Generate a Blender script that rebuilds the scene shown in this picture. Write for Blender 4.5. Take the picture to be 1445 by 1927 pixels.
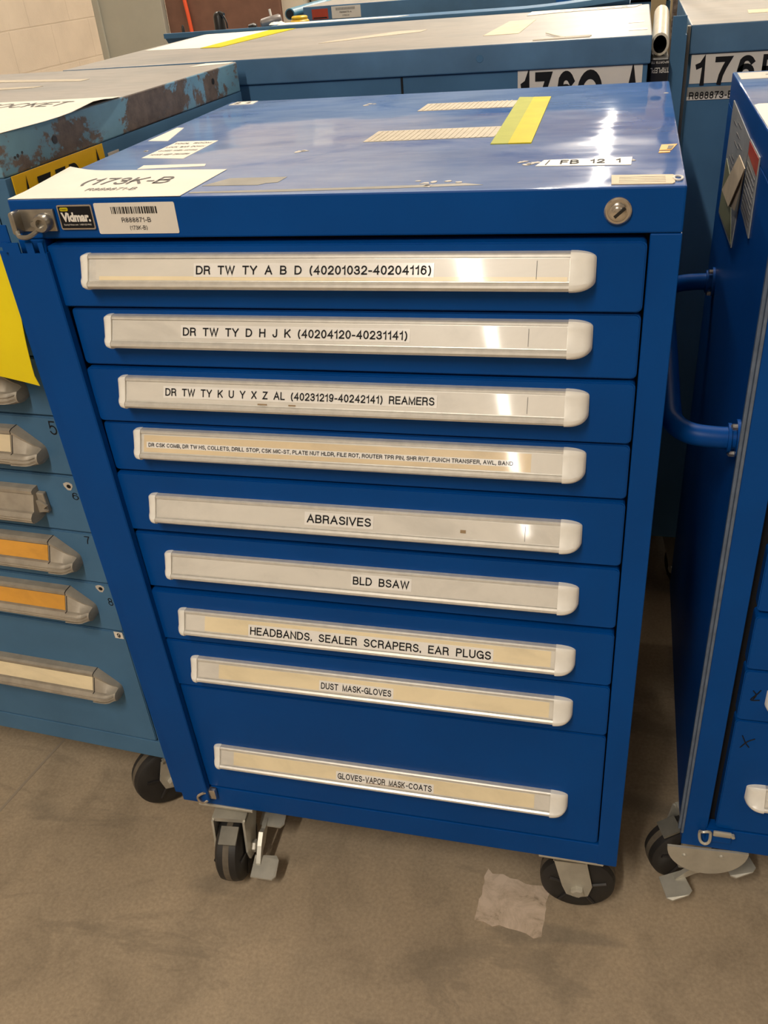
import bpy, bmesh, math, random
from mathutils import Vector, Matrix

random.seed(7)
SC = bpy.context.scene
for _o in list(bpy.data.objects):
    bpy.data.objects.remove(_o)
COL = SC.collection

# ------------------------------------------------------------------ camera, world, lights, exposure
cam_data = bpy.data.cameras.new('camera')
cam_data.sensor_fit = 'VERTICAL'
cam_data.sensor_height = 24.0
cam_data.lens = 1664.97 / 1927.0 * 24.0
cam_data.clip_start = 0.02
cam = bpy.data.objects.new('camera', cam_data)
COL.objects.link(cam)
_rt = Vector((0.96883798, 0.23591012, -0.07549429))
_up = Vector((-0.06546471, 0.53782542, 0.84051067))
_f = Vector((-0.23888772, 0.80937645, -0.53650948))
_m = Matrix.Identity(4)
for _i in range(3):
    _m[_i][0], _m[_i][1], _m[_i][2] = _rt[_i], _up[_i], -_f[_i]
_m.translation = (0.702428, -0.934184, 1.439181)
cam.matrix_world = _m
SC.camera = cam

SC.view_settings.view_transform = 'Standard'
SC.view_settings.look = 'None'
SC.view_settings.gamma = 1.0
SC.view_settings.use_curve_mapping = False
SC.view_settings.exposure = 0.32

world = bpy.data.worlds.new('World')
SC.world = world
world.use_nodes = True
world.node_tree.nodes['Background'].inputs[0].default_value = (1.0, 0.93, 0.82, 1)
world.node_tree.nodes['Background'].inputs[1].default_value = 0.05

LIGHT_COLOR = (1.0, 0.91, 0.79)
CEILING_Z = 4.3
LAMP_Z = 3.40
# rows of strip lamps hung under the ceiling: (x, y, length, width, watts)
LAMPS = [(-0.05, -2.5, 1.6, 0.06, 68), (0.0, -5.3, 3.8, 0.06, 30),
         (0.46, 2.3, 2.4, 0.06, 66), (0.42, 6.8, 2.4, 0.06, 60), (0.46, 11.6, 4.2, 0.05, 60),
         (-1.6, 2.8, 1.6, 0.06, 26), (3.0, -2.4, 2.4, 0.06, 14), (3.0, 2.2, 2.4, 0.06, 24), (3.2, 7.0, 2.4, 0.06, 45), (3.2, 12.0, 3.0, 0.06, 90)]
for _k, (_x, _y, _l, _w, _e) in enumerate(LAMPS):
    _ld = bpy.data.lights.new('strip_lamp_light', 'AREA')
    _ld.shape = 'RECTANGLE'
    _ld.size, _ld.size_y = _w, _l
    _ld.energy = _e
    _ld.color = LIGHT_COLOR
    _lo = bpy.data.objects.new('strip_lamp_light', _ld)
    _lo.location = (_x, _y, LAMP_Z)
    COL.objects.link(_lo)
    _ld = _ld.copy()                                     # added upward light, brightens the ceiling that the cabinet top mirrors
    _ld.energy = _e * (1.3 if _y > 5 else 0.35)
    _lo = bpy.data.objects.new('added_ceiling_uplight', _ld)
    _lo.location = (_x, _y, LAMP_Z + 0.075)
    _lo.rotation_euler = (math.pi, 0, 0)
    COL.objects.link(_lo)


# ------------------------------------------------------------------ helpers
def prop(o, label=None, cat=None, group=None, kind=None):
    if label: o['label'] = label
    if cat: o['category'] = cat
    if group: o['group'] = group
    if kind: o['kind'] = kind
    return o


def empty(name, loc, rz=0.0, label=None, cat=None, group=None):
    o = bpy.data.objects.new(name, None)
    o.empty_display_size = 0.1
    o.location = loc
    o.rotation_euler = (0, 0, rz)
    COL.objects.link(o)
    return prop(o, label, cat, group)


def obj(name, bm, mats, parent=None, smooth=False, label=None, cat=None, group=None, kind=None):
    me = bpy.data.meshes.new(name)
    bmesh.ops.recalc_face_normals(bm, faces=bm.faces)
    bm.to_mesh(me)
    bm.free()
    if not isinstance(mats, (list, tuple)):
        mats = [mats]
    for m in mats:
        me.materials.append(m)
    if smooth:
        for p in me.polygons:
            p.use_smooth = True
        me.set_sharp_from_angle(angle=math.radians(38))
    o = bpy.data.objects.new(name, me)
    COL.objects.link(o)
    if parent is not None:
        o.parent = parent
    return prop(o, label, cat, group, kind)


def B():
    return bmesh.new()


def box(bm, x0, x1, y0, y1, z0, z1, bev=0.0, mi=0, seg=2):
    vs = [bm.verts.new(p) for p in ((x0, y0, z0), (x1, y0, z0), (x1, y1, z0), (x0, y1, z0), (x0, y0, z1), (x1, y0, z1), (x1, y1, z1), (x0, y1, z1))]
    fs = [bm.faces.new([vs[i] for i in q]) for q in ((0, 3, 2, 1), (4, 5, 6, 7), (0, 1, 5, 4), (1, 2, 6, 5), (2, 3, 7, 6), (3, 0, 4, 7))]
    for f in fs:
        f.material_index = mi
    if bev > 0:
        es = list({e for f in fs for e in f.edges})
        r = bmesh.ops.bevel(bm, geom=es, offset=bev, segments=seg, affect='EDGES', profile=0.5)
        for f in r['faces']:
            f.material_index = mi
    return vs


def prism(bm, pts, fn, a0, a1, mi=0):
    """pts: 2-D outline, fn(a, p, q) -> 3-D; extruded from a0 to a1"""
    r0 = [bm.verts.new(fn(a0, p, q)) for p, q in pts]
    r1 = [bm.verts.new(fn(a1, p, q)) for p, q in pts]
    n = len(pts)
    fs = [bm.faces.new(r0), bm.faces.new(r1[::-1])]
    for i in range(n):
        fs.append(bm.faces.new((r0[i], r0[(i + 1) % n], r1[(i + 1) % n], r1[i])))
    for f in fs:
        f.material_index = mi
    return fs


def loft(bm, rings, mi=0, caps=True, closed=True):
    R = [[bm.verts.new(p) for p in r] for r in rings]
    n = len(R[0])
    for a, b in zip(R[:-1], R[1:]):
        for i in range(n if closed else n - 1):
            f = bm.faces.new((a[i], a[(i + 1) % n], b[(i + 1) % n], b[i]))
            f.material_index = mi
    if caps:
        for r in (R[0], R[-1][::-1]):
            f = bm.faces.new(r)
            f.material_index = mi
    return R


def tube(bm, path, r, n=14, mi=0, caps=True):
    path = [Vector(p) for p in path]
    rad = r if isinstance(r, (list, tuple)) else [r] * len(path)
    rings = []
    ref = None
    for i, p in enumerate(path):
        d = (path[min(i + 1, len(path) - 1)] - path[max(i - 1, 0)]).normalized()
        if ref is None:
            ref = d.orthogonal().normalized()
        u = (ref - d * ref.dot(d)).normalized()
        v = d.cross(u)
        ref = u
        rings.append([p + rad[i] * (math.cos(2 * math.pi * k / n) * u + math.sin(2 * math.pi * k / n) * v) for k in range(n)])
    loft(bm, rings, mi, caps)


def smooth_path(pts, n=8):
    """Catmull-Rom through pts"""
    P = [Vector(p) for p in pts]
    P = [P[0] * 2 - P[1]] + P + [P[-1] * 2 - P[-2]]
    out = []
    for i in range(1, len(P) - 2):
        for k in range(n):
            t = k / n
            a, b, c, d = P[i - 1], P[i], P[i + 1], P[i + 2]
            out.append(0.5 * ((2 * b) + (c - a) * t + (2 * a - 5 * b + 4 * c - d) * t * t + (3 * b - a - 3 * c + d) * t ** 3))
    out.append(P[-2])
    return out


def lathe(bm, prof, M, n=32, mi=0):
    """prof: (axial, radius) list, axis = local z of matrix M"""
    rings = [[M @ Vector((r * math.cos(2 * math.pi * k / n), r * math.sin(2 * math.pi * k / n), a)) for k in range(n)] for a, r in prof]
    loft(bm, rings, mi, caps=True)


def ax(origin, zdir, xdir=None):
    z = Vector(zdir).normalized()
    x = Vector(xdir) if xdir is not None else z.orthogonal()
    x = (x - z * x.dot(z)).normalized()
    y = z.cross(x)
    m = Matrix((x, y, z)).transposed().to_4x4()
    m.translation = origin
    return m


def slab(bm, poly, M, t=0.0006, mi=0):
    """thin sheet: polygon in the xy-plane of M, thickness t along its z"""
    prism(bm, poly, lambda a, p, q: M @ Vector((p, q, a)), 0.0, t, mi)


_TXT = {}


def _arc(cx, cy, rx, ry, a0, a1, n=10):
    return [(cx + rx * math.cos(math.radians(a0 + (a1 - a0) * k / n)), cy + ry * math.sin(math.radians(a0 + (a1 - a0) * k / n))) for k in range(n + 1)]


def glyphs():
    """plain sans capitals and figures as centre-line strokes, cap height 1; value = (width, strokes)"""
    A = _arc
    G = {}
    G['A'] = (0.78, [[(0, 0), (0.39, 1), (0.78, 0)], [(0.14, 0.34), (0.64, 0.34)]])
    G['B'] = (0.66, [[(0, 0), (0, 1), (0.36, 1)] + A(0.36, 0.755, 0.24, 0.245, 90, -90) + [(0.0, 0.51)], [(0.36, 0.51)] + A(0.38, 0.255, 0.28, 0.255, 90, -90) + [(0, 0)]])
    G['C'] = (0.76, [A(0.40, 0.5, 0.40, 0.5, 42, 318, 18)])
    G['D'] = (0.72, [[(0, 0), (0, 1), (0.30, 1)] + A(0.30, 0.5, 0.42, 0.5, 90, -90, 16) + [(0, 0)]])
    G['E'] = (0.60, [[(0.60, 1), (0, 1), (0, 0), (0.61, 0)], [(0, 0.53), (0.55, 0.53)]])
    G['F'] = (0.58, [[(0.58, 1), (0, 1), (0, 0)], [(0, 0.5), (0.5, 0.5)]])
    G['G'] = (0.80, [A(0.41, 0.5, 0.41, 0.5, 42, 340, 20) + [(0.80, 0.48), (0.44, 0.48)], [(0.80, 0.48), (0.80, 0)]])
    G['H'] = (0.68, [[(0, 0), (0, 1)], [(0.68, 0), (0.68, 1)], [(0, 0.53), (0.68, 0.53)]])
    G['I'] = (0.0, [[(0, 0), (0, 1)]])
    G['J'] = (0.46, [[(0.46, 1), (0.46, 0.26)] + A(0.23, 0.26, 0.23, 0.26, 0, -180, 10)])
    G['K'] = (0.68, [[(0, 0), (0, 1)], [(0.65, 1), (0, 0.36)], [(0.24, 0.6), (0.68, 0)]])
    G['L'] = (0.54, [[(0, 1), (0, 0), (0.54, 0)]])
    G['M'] = (0.82, [[(0, 0), (0, 1), (0.41, 0.04), (0.82, 1), (0.82, 0)]])
    G['N'] = (0.68, [[(0, 0), (0, 1), (0.68, 0), (0.68, 1)]])
    G['O'] = (0.84, [A(0.42, 0.5, 0.42, 0.5, 90, 450, 24)])
    G['P'] = (0.62, [[(0, 0), (0, 1), (0.36, 1)] + A(0.36, 0.735, 0.26, 0.265, 90, -90) + [(0, 0.47)]])
    G['Q'] = (0.84, [A(0.42, 0.5, 0.42, 0.5, 90, 450, 24), [(0.50, 0.22), (0.80, -0.04)]])
    G['R'] = (0.66, [[(0, 0), (0, 1), (0.38, 1)] + A(0.38, 0.745, 0.25, 0.255, 90, -90) + [(0, 0.49)], [(0.38, 0.49)] + A(0.42, 0.28, 0.19, 0.21, 90, 10, 5) + [(0.62, 0.10), (0.66, 0)]])
    G['S'] = (0.66, [A(0.33, 0.74, 0.29, 0.26, 20, 180, 9) + A(0.33, 0.73, 0.29, 0.21, 190, 260, 4) + A(0.33, 0.27, 0.33, 0.24, 80, 0, 6) + A(0.33, 0.27, 0.33, 0.27, 0, -160, 10)])
    G['T'] = (0.66, [[(0, 1), (0.66, 1)], [(0.33, 1), (0.33, 0)]])
    G['U'] = (0.68, [[(0, 1), (0, 0.34)] + A(0.34, 0.34, 0.34, 0.34, 180, 360, 12) + [(0.68, 1)]])
    G['V'] = (0.74, [[(0, 1), (0.37, 0), (0.74, 1)]])
    G['W'] = (1.06, [[(0, 1), (0.26, 0), (0.53, 0.98), (0.80, 0), (1.06, 1)]])
    G['X'] = (0.70, [[(0, 0), (0.68, 1)], [(0.02, 1), (0.70, 0)]])
    G['Y'] = (0.74, [[(0, 1), (0.37, 0.42), (0.74, 1)], [(0.37, 0.42), (0.37, 0)]])
    G['Z'] = (0.64, [[(0.02, 1), (0.62, 1), (0, 0), (0.64, 0)]])
    G['0'] = (0.54, [A(0.27, 0.5, 0.27, 0.5, 90, 450, 20)])
    G['1'] = (0.30, [[(0.0, 0.74), (0.16, 0.80), (0.26, 1), (0.26, 0)]])
    G['2'] = (0.55, [A(0.27, 0.71, 0.26, 0.29, 170, -30, 10) + [(0.40, 0.44), (0.0, 0.04), (0.0, 0), (0.55, 0)]])
    G['3'] = (0.54, [A(0.26, 0.745, 0.23, 0.255, 165, -80, 10) + [(0.2, 0.51)], [(0.27, 0.5)] + A(0.26, 0.26, 0.28, 0.26, 80, -165, 12)])
    G['4'] = (0.58, [[(0.44, 0), (0.44, 1), (0, 0.30), (0.58, 0.30)]])
    G['5'] = (0.54, [[(0.50, 1), (0.09, 1), (0.03, 0.50)] + A(0.26, 0.33, 0.28, 0.33, 130, -155, 14)])
    G['6'] = (0.54, [A(0.28, 0.66, 0.25, 0.34, 35, 140, 7) + [(0.02, 0.5)] + A(0.27, 0.32, 0.26, 0.32, 170, -190, 20)])
    G['7'] = (0.54, [[(0, 1), (0.54, 1), (0.36, 0.66), (0.22, 0.3), (0.17, 0)]])
    G['8'] = (0.54, [A(0.27, 0.755, 0.22, 0.245, 90, 450, 16), A(0.27, 0.26, 0.27, 0.26, 90, 450, 18)])
    G['9'] = (0.54, [A(0.26, 0.34, 0.25, 0.34, 215, 320, 7) + [(0.52, 0.5)] + A(0.27, 0.68, 0.26, 0.32, -10, 350, 20)])
    G['('] = (0.20, [A(0.42, 0.42, 0.42, 0.72, 128, 232, 8)])
    G[')'] = (0.20, [A(-0.22, 0.42, 0.42, 0.72, 52, -52, 8)])
    G['-'] = (0.28, [[(0, 0.38), (0.28, 0.38)]])
    G['.'] = (0.02, [[(0.01, -0.05), (0.01, 0.08)]])
    G[','] = (0.04, [[(0.04, 0.07), (0.03, -0.06), (0.0, -0.18)]])
    return G


GLYPHS = glyphs()


def stroke_text(s, w):
    """quads of the centre-line letters; w = stroke width in cap heights"""
    vs, fs = [], []
    x = 0.0
    h = w / 2
    for ch in s:
        if ch == ' ':
            x += 0.40
            continue
        gw, strokes = GLYPHS[ch]
        for st in strokes:
            st = [p for i, p in enumerate(st) if i == 0 or math.hypot(p[0] - st[i - 1][0], p[1] - st[i - 1][1]) > 1e-4]
            P = [Vector((x + h + p[0] * (1 - w * 0.3), h + p[1] * (1 - w))) for p in st]
            loop = (P[0] - P[-1]).length < 1e-3
            L, R = [], []
            m = len(P)
            for i in range(m):
                d0 = (P[i] - P[i - 1]) if i > 0 else ((P[0] - P[-2]) if loop else None)
                d1 = (P[i + 1] - P[i]) if i < m - 1 else ((P[1] - P[0]) if loop else None)
                d0 = (d0 or d1).normalized()
                d1 = (d1 or d0).normalized()
                n0 = Vector((-d0.y, d0.x)); n1 = Vector((-d1.y, d1.x))
                nn = n0 + n1
                nn = nn.normalized() if nn.length > 1e-3 else n0
                k = h / max(0.45, nn.dot(n0))
                e = Vector((0, 0))
                if not loop and i in (0, m - 1):
                    e = (-d1 if i == 0 else d0) * h
                L.append(P[i] + nn * k + e); R.append(P[i] - nn * k + e)
            b = len(vs)
            for a_, c_ in zip(L, R):
                vs.append((a_.x, a_.y)); vs.append((c_.x, c_.y))
            for i in range(m - 1):
                fs.append((b + 2 * i + 1, b + 2 * i + 3, b + 2 * i + 2, b + 2 * i))
        x += gw * (1 - w * 0.3) + w + 0.13
    return vs, fs


def text_geo(s, bold=0.0):
    key = (s, bold)
    if key not in _TXT:
        if all(ch == ' ' or ch in GLYPHS for ch in s):
            _TXT[key] = (*stroke_text(s, max(0.09, 0.165 + bold * 1.6)), 1.0)
            return _TXT[key]
        cu = bpy.data.curves.new('lettering', 'FONT')
        cu.body = s
        cu.size = 1.0
        cu.offset = bold
        cu.resolution_u = 3
        o = bpy.data.objects.new('lettering', cu)
        COL.objects.link(o)
        bpy.context.view_layer.update()
        dg = bpy.context.evaluated_depsgraph_get()
        me = bpy.data.meshes.new_from_object(o.evaluated_get(dg))
        vs = [(v.co.x, v.co.y) for v in me.vertices]
        fs = [tuple(p.vertices) for p in me.polygons]
        bpy.data.objects.remove(o)
        bpy.data.curves.remove(cu)
        bpy.data.meshes.remove(me)
        _TXT[key] = (vs, fs, 0.73)
    return _TXT[key]


def put_text(bm, s, M, x0, x1, y0, h, lift=0.0009, mi=1, bold=0.0):
    """letters of s filling x0..x1 with cap height h from baseline y0, in the xy-plane of M"""
    vs, fs, cap = text_geo(s, bold)
    a = min(v[0] for v in vs); b = max(v[0] for v in vs)
    sx = (x1 - x0) / (b - a)
    sy = h / cap
    V = [bm.verts.new(M @ Vector((x0 + (v[0] - a) * sx, y0 + v[1] * sy, lift))) for v in vs]
    for f in fs:
        try:
            nf = bm.faces.new([V[i] for i in f])
            nf.material_index = mi
        except ValueError:
            pass


def rrect(x0, x1, y0, y1, r, n=4):
    out = []
    for cx, cy, a0 in ((x1 - r, y1 - r, 0), (x0 + r, y1 - r, 90), (x0 + r, y0 + r, 180), (x1 - r, y0 + r, 270)):
        for k in range(n + 1):
            a = math.radians(a0 + 90 * k / n)
            out.append((cx + r * math.cos(a), cy + r * math.sin(a)))
    return out


# ------------------------------------------------------------------ materials
class N:
    def __init__(self, name):
        self.m = bpy.data.materials.new(name)
        self.m.use_nodes = True
        self.t = self.m.node_tree
        self.b = self.t.nodes['Principled BSDF']
        self.co = None

    def set(self, **k):
        for a, v in k.items():
            self.b.inputs[a.replace('_', ' ')].default_value = v
        return self

    def coord(self, scale=(1, 1, 1), rot=(0, 0, 0)):
        tc = self.t.nodes.new('ShaderNodeTexCoord')
        mp = self.t.nodes.new('ShaderNodeMapping')
        mp.inputs['Scale'].default_value = scale
        mp.inputs['Rotation'].default_value = rot
        self.t.links.new(tc.outputs['Object'], mp.inputs[0])
        return mp.outputs[0]

    def noise(self, scale, detail=4, rough=0.55, co=None, dist=0.0):
        n = self.t.nodes.new('ShaderNodeTexNoise')
        n.inputs['Scale'].default_value = scale
        n.inputs['Detail'].default_value = detail
        n.inputs['Roughness'].default_value = rough
        n.inputs['Distortion'].default_value = dist
        self.t.links.new(co if co is not None else self.coord(), n.inputs['Vector'])
        return n.outputs['Fac']

    def ramp(self, fac, stops, interp='LINEAR'):
        r = self.t.nodes.new('ShaderNodeValToRGB')
        r.color_ramp.interpolation = interp
        els = r.color_ramp.elements
        while len(els) < len(stops):
            els.new(0.5)
        for e, (p, c) in zip(els, stops):
            e.position = p
            e.color = c if len(c) == 4 else (*c, 1)
        self.t.links.new(fac, r.inputs[0])
        return r.outputs[0]

    def mix(self, fac, a, b, mode='MIX'):
        n = self.t.nodes.new('ShaderNodeMix')
        n.data_type = 'RGBA'
        n.blend_type = mode
        for s, v in ((n.inputs[0], fac), (n.inputs[6], a), (n.inputs[7], b)):
            if hasattr(v, 'links'):
                self.t.links.new(v, s)
            elif isinstance(v, (int, float)):
                s.default_value = v
            else:
                s.default_value = v if len(v) == 4 else (*v, 1)
        return n.outputs[2]

    def math(self, op, a, b):
        n = self.t.nodes.new('ShaderNodeMath')
        n.operation = op
        for s, v in ((n.inputs[0], a), (n.inputs[1], b)):
            if hasattr(v, 'links'):
                self.t.links.new(v, s)
            else:
                s.default_value = v
        return n.outputs[0]

    def color(self, out):
        self.t.links.new(out, self.b.inputs['Base Color'])
        return self

    def link(self, out, inp):
        self.t.links.new(out, self.b.inputs[inp])
        return self

    def bump(self, fac, strength=0.1, dist=0.002):
        n = self.t.nodes.new('ShaderNodeBump')
        n.inputs['Strength'].default_value = strength
        n.inputs['Distance'].default_value = dist
        self.t.links.new(fac, n.inputs['Height'])
        self.t.links.new(n.outputs[0], self.b.inputs['Normal'])
        return self


def plain(name, col, rough=0.5, metal=0.0, var=0.0, scale=30, **k):
    n = N(name).set(Roughness=rough, Metallic=metal, **k)
    if var:
        d = tuple(c * (1 - var) for c in col); u = tuple(min(1, c * (1 + var)) for c in col)
        n.color(n.ramp(n.noise(scale), [(0.3, d), (0.7, u)]))
    else:
        n.set(Base_Color=(*col, 1))
    return n.m


ROYAL = (0.0003, 0.060, 0.275)
SLATE = (0.072, 0.172, 0.305)


def paint(name, col, rough=0.38, var=0.10):
    n = N(name).set(Roughness=rough)
    n.b.inputs['Specular IOR Level'].default_value = 0.14
    a = n.noise(5, 5)
    n.color(n.ramp(a, [(0.3, tuple(c * (1 - var) for c in col)), (0.7, tuple(c * (1 + var) for c in col))]))
    n.bump(n.noise(900, 2), 0.04, 0.0004)
    return n.m


M_royal = paint('royal_blue_paint', ROYAL)
M_slate = paint('slate_blue_paint', SLATE, 0.45, 0.14)
M_dark = plain('dark_gap', (0.004, 0.004, 0.005), 0.8)


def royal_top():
    n = N('scuffed_sheen_royal_top').set(Roughness=0.24)
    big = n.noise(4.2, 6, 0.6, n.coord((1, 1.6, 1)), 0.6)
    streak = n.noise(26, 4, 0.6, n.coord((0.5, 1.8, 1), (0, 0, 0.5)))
    # scuffs and the ceiling sheen painted with them thin out towards the right-hand end
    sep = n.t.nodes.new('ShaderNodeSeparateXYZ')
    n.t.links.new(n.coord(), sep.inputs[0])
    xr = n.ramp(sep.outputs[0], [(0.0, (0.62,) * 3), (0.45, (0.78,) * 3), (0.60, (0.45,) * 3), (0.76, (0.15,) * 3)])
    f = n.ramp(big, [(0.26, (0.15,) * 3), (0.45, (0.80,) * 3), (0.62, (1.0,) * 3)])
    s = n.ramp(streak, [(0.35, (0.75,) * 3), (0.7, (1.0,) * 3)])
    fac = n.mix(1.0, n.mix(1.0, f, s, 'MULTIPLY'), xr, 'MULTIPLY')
    base = n.mix(fac, (0.012, 0.105, 0.40), (0.41, 0.52, 0.72))  # pale blue holds both real scuffing and painted ceiling reflection
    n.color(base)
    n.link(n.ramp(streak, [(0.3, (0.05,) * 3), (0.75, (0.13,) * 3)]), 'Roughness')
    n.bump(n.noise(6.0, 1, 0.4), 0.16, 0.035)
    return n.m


def rust_paint(name, base, rust, thr, scale, rough=0.5, alongx=1.0):
    n = N(name).set(Roughness=rough)
    a = n.noise(scale, 8, 0.68, n.coord((alongx, 1, 1.6)), 0.4)
    fine = n.noise(60, 5, 0.7)
    m = n.math('ADD', a, n.math('MULTIPLY', fine, 0.16))
    base2 = n.ramp(n.noise(9, 5), [(0.3, tuple(c * 0.8 for c in base)), (0.7, tuple(c * 1.2 for c in base))])
    r2 = n.ramp(fine, [(0.3, tuple(c * 0.6 for c in rust)), (0.7, tuple(c * 1.4 for c in rust))])
    n.color(n.mix(n.ramp(m, [(thr, (0, 0, 0)), (thr + 0.03, (1, 1, 1))]), base2, r2))
    n.bump(fine, 0.2, 0.001)
    return n.m


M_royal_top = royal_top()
M_slate_side_worn = rust_paint('worn_blue_lid', (0.12, 0.27, 0.38), (0.105, 0.078, 0.064), 0.575, 5.5)
M_slate_lid = rust_paint('chipped_blue_lid', SLATE, (0.05, 0.045, 0.042), 0.72, 5.0)


def grey_top():
    n = N('dusty_grey_top').set(Roughness=0.42)
    a = n.noise(5, 6, 0.6, n.coord((0.7, 1.6, 1)))
    b = n.noise(45, 4, 0.6, n.coord((0.5, 2, 1)))
    c1 = n.ramp(a, [(0.32, (0.27, 0.27, 0.265)), (0.55, (0.35, 0.33, 0.305)), (0.75, (0.38, 0.355, 0.33))])
    c2 = n.ramp(b, [(0.25, (0.8, 0.8, 0.8)), (0.6, (1, 1, 1))])
    n.color(n.mix(1.0, c1, c2, 'MULTIPLY'))
    n.bump(b, 0.05, 0.002)
    return n.m


M_grey_top = grey_top()


def concrete():
    n = N('concrete_floor').set(Roughness=0.72)
    n.b.inputs['Specular IOR Level'].default_value = 0.25
    big = n.noise(1.3, 6, 0.6, None, 0.5)
    mid = n.noise(7, 6, 0.62, n.coord((1, 0.8, 1), (0, 0, 0.6)), 0.8)
    fine = n.noise(160, 3, 0.6)
    c = n.ramp(big, [(0.3, (0.335, 0.262, 0.180)), (0.5, (0.405, 0.320, 0.222)), (0.7, (0.465, 0.370, 0.258))])
    c = n.mix(0.75, c, n.ramp(mid, [(0.28, (0.66, 0.66, 0.66)), (0.47, (0.95, 0.95, 0.95)), (0.7, (1.12, 1.1, 1.08))]), 'MULTIPLY')
    c = n.mix(0.5, c, n.ramp(fine, [(0.3, (0.70,) * 3), (0.7, (1.2,) * 3)]), 'MULTIPLY')
    # a few soft dark tyre scuffs
    sc = n.noise(2.2, 2, 0.4, n.coord((1, 5, 1), (0, 0, 0.12)), 0.3)
    c = n.mix(n.ramp(sc, [(0.64, (0, 0, 0)), (0.70, (0.40,) * 3)]), c, (0.14, 0.125, 0.10))
    st = n.noise(3.4, 7, 0.7, n.coord((0.8, 1.5, 1), (0, 0, 0.3)), 1.2)
    c = n.mix(n.ramp(st, [(0.56, (0, 0, 0)), (0.62, (0.35,) * 3)]), c, (0.20, 0.165, 0.12))
    n.color(c)
    n.bump(n.noise(90, 5, 0.6), 0.06, 0.003)
    return n.m


M_floor = concrete()


def blockwall():
    n = N('painted_block_wall').set(Roughness=0.6)
    br = n.t.nodes.new('ShaderNodeTexBrick')
    br.offset = 0.5
    br.inputs['Scale'].default_value = 1.0
    br.inputs['Brick Width'].default_value = 0.406
    br.inputs['Row Height'].default_value = 0.2032
    br.inputs['Mortar Size'].default_value = 0.005
    br.inputs['Mortar Smooth'].default_value = 0.6
    br.inputs['Color1'].default_value = (0.60, 0.52, 0.42, 1)
    br.inputs['Color2'].default_value = (0.57, 0.49, 0.40, 1)
    br.inputs['Mortar'].default_value = (0.52, 0.445, 0.355, 1)
    tc = n.t.nodes.new('ShaderNodeTexCoord')
    sep = n.t.nodes.new('ShaderNodeSeparateXYZ')
    cmb = n.t.nodes.new('ShaderNodeCombineXYZ')
    n.t.links.new(tc.outputs['Object'], sep.inputs[0])
    n.t.links.new(n.math('ADD', sep.outputs[0], sep.outputs[1]), cmb.inputs[0])
    n.t.links.new(sep.outputs[2], cmb.inputs[1])
    n.t.links.new(cmb.outputs[0], br.inputs['Vector'])
    c = n.mix(0.5, br.outputs['Color'], n.ramp(n.noise(5, 6), [(0.3, (0.8,) * 3), (0.7, (1.1,) * 3)]), 'MULTIPLY')
    n.color(c)
    n.bump(n.math('SUBTRACT', n.noise(120, 3), br.outputs['Fac']), 0.3, 0.004)
    return n.m


M_block = blockwall()
M_ceiling = plain('white_ceiling', (0.62, 0.58, 0.50), 0.8, var=0.05)
M_alu = plain('brushed_aluminium', (0.70, 0.68, 0.63), 0.38, 0.5, var=0.08, scale=90)
M_alu_old = plain('weathered_aluminium', (0.36, 0.32, 0.26), 0.55, 0.25, var=0.14, scale=45)
M_cap = plain('cream_plastic', (0.82, 0.80, 0.74), 0.32, var=0.05, scale=40)


def card(name, col, dirt=0.1, rough=0.34):
    n = N(name).set(Roughness=rough)
    n.b.inputs['Coat Weight'].default_value = 0.9
    n.b.inputs['Coat Roughness'].default_value = 0.05
    a = n.noise(14, 6, 0.65, n.coord((0.5, 1, 1)), 0.5)
    n.color(n.ramp(a, [(0.28, tuple(c * (1 - 2.2 * dirt) for c in col)), (0.5, col), (0.72, tuple(min(1, c * (1 + dirt)) for c in col))]))
    n.bump(n.noise(9, 2), 0.05, 0.004)
    return n.m


M_card_silver = card('silvered_label_card', (0.70, 0.67, 0.605), 0.08)
M_card_yellow = card('yellowed_label_card', (0.84, 0.72, 0.48), 0.08)
M_card_tan = card('tanned_label_card', (0.74, 0.60, 0.39), 0.10)
M_card_orange = card('orange_label_card', (0.70, 0.33, 0.035), 0.12)
M_card_cream = card('cream_label_card', (0.66, 0.56, 0.38), 0.12)
M_tape = card('white_lettering_tape', (0.86, 0.84, 0.80), 0.03, 0.2)
M_ink = plain('black_ink', (0.010, 0.010, 0.012), 0.6, Specular_IOR_Level=0.2)
M_ink_brown = plain('smudged_ink', (0.025, 0.014, 0.008), 0.5)
M_smudge = plain('brown_smudge', (0.30, 0.20, 0.10), 0.5)
M_ink_grey = plain('grey_ink', (0.10, 0.095, 0.095), 0.5)
M_paper = plain('white_paper', (0.80, 0.75, 0.66), 0.6, var=0.04, scale=12)
M_paper_dirty = plain('dirty_paper', (0.55, 0.51, 0.45), 0.6, var=0.12, scale=20)
M_label = plain('label_stock', (0.74, 0.70, 0.63), 0.35, var=0.03)
M_manila = plain('manila_card', (0.62, 0.50, 0.34), 0.6, var=0.1, scale=40)
M_masking = plain('masking_tape', (0.50, 0.44, 0.34), 0.6, var=0.1, scale=60)
M_yellow = plain('yellow_tape', (0.60, 0.50, 0.008), 0.6, var=0.08, Specular_IOR_Level=0.2)
M_yellow_green = plain('faded_yellow_tape', (0.40, 0.42, 0.06), 0.6, var=0.08, Specular_IOR_Level=0.2)
M_yellow_sign = plain('yellow_sign', (0.80, 0.47, 0.01), 0.4, var=0.05)
M_yellow_tag = plain('yellow_card', (0.84, 0.68, 0.0), 0.45, var=0.05, scale=8)
M_orange = plain('orange_sticker', (0.75, 0.36, 0.01), 0.4)
M_chrome = plain('bright_steel', (0.62, 0.58, 0.52), 0.22, 0.9)
M_steel = plain('zinc_steel', (0.56, 0.54, 0.47), 0.40, 0.5, var=0.12, scale=30)
M_steel_dull = plain('dull_steel', (0.20, 0.19, 0.16), 0.5, 0.5, var=0.2, scale=25)
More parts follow.
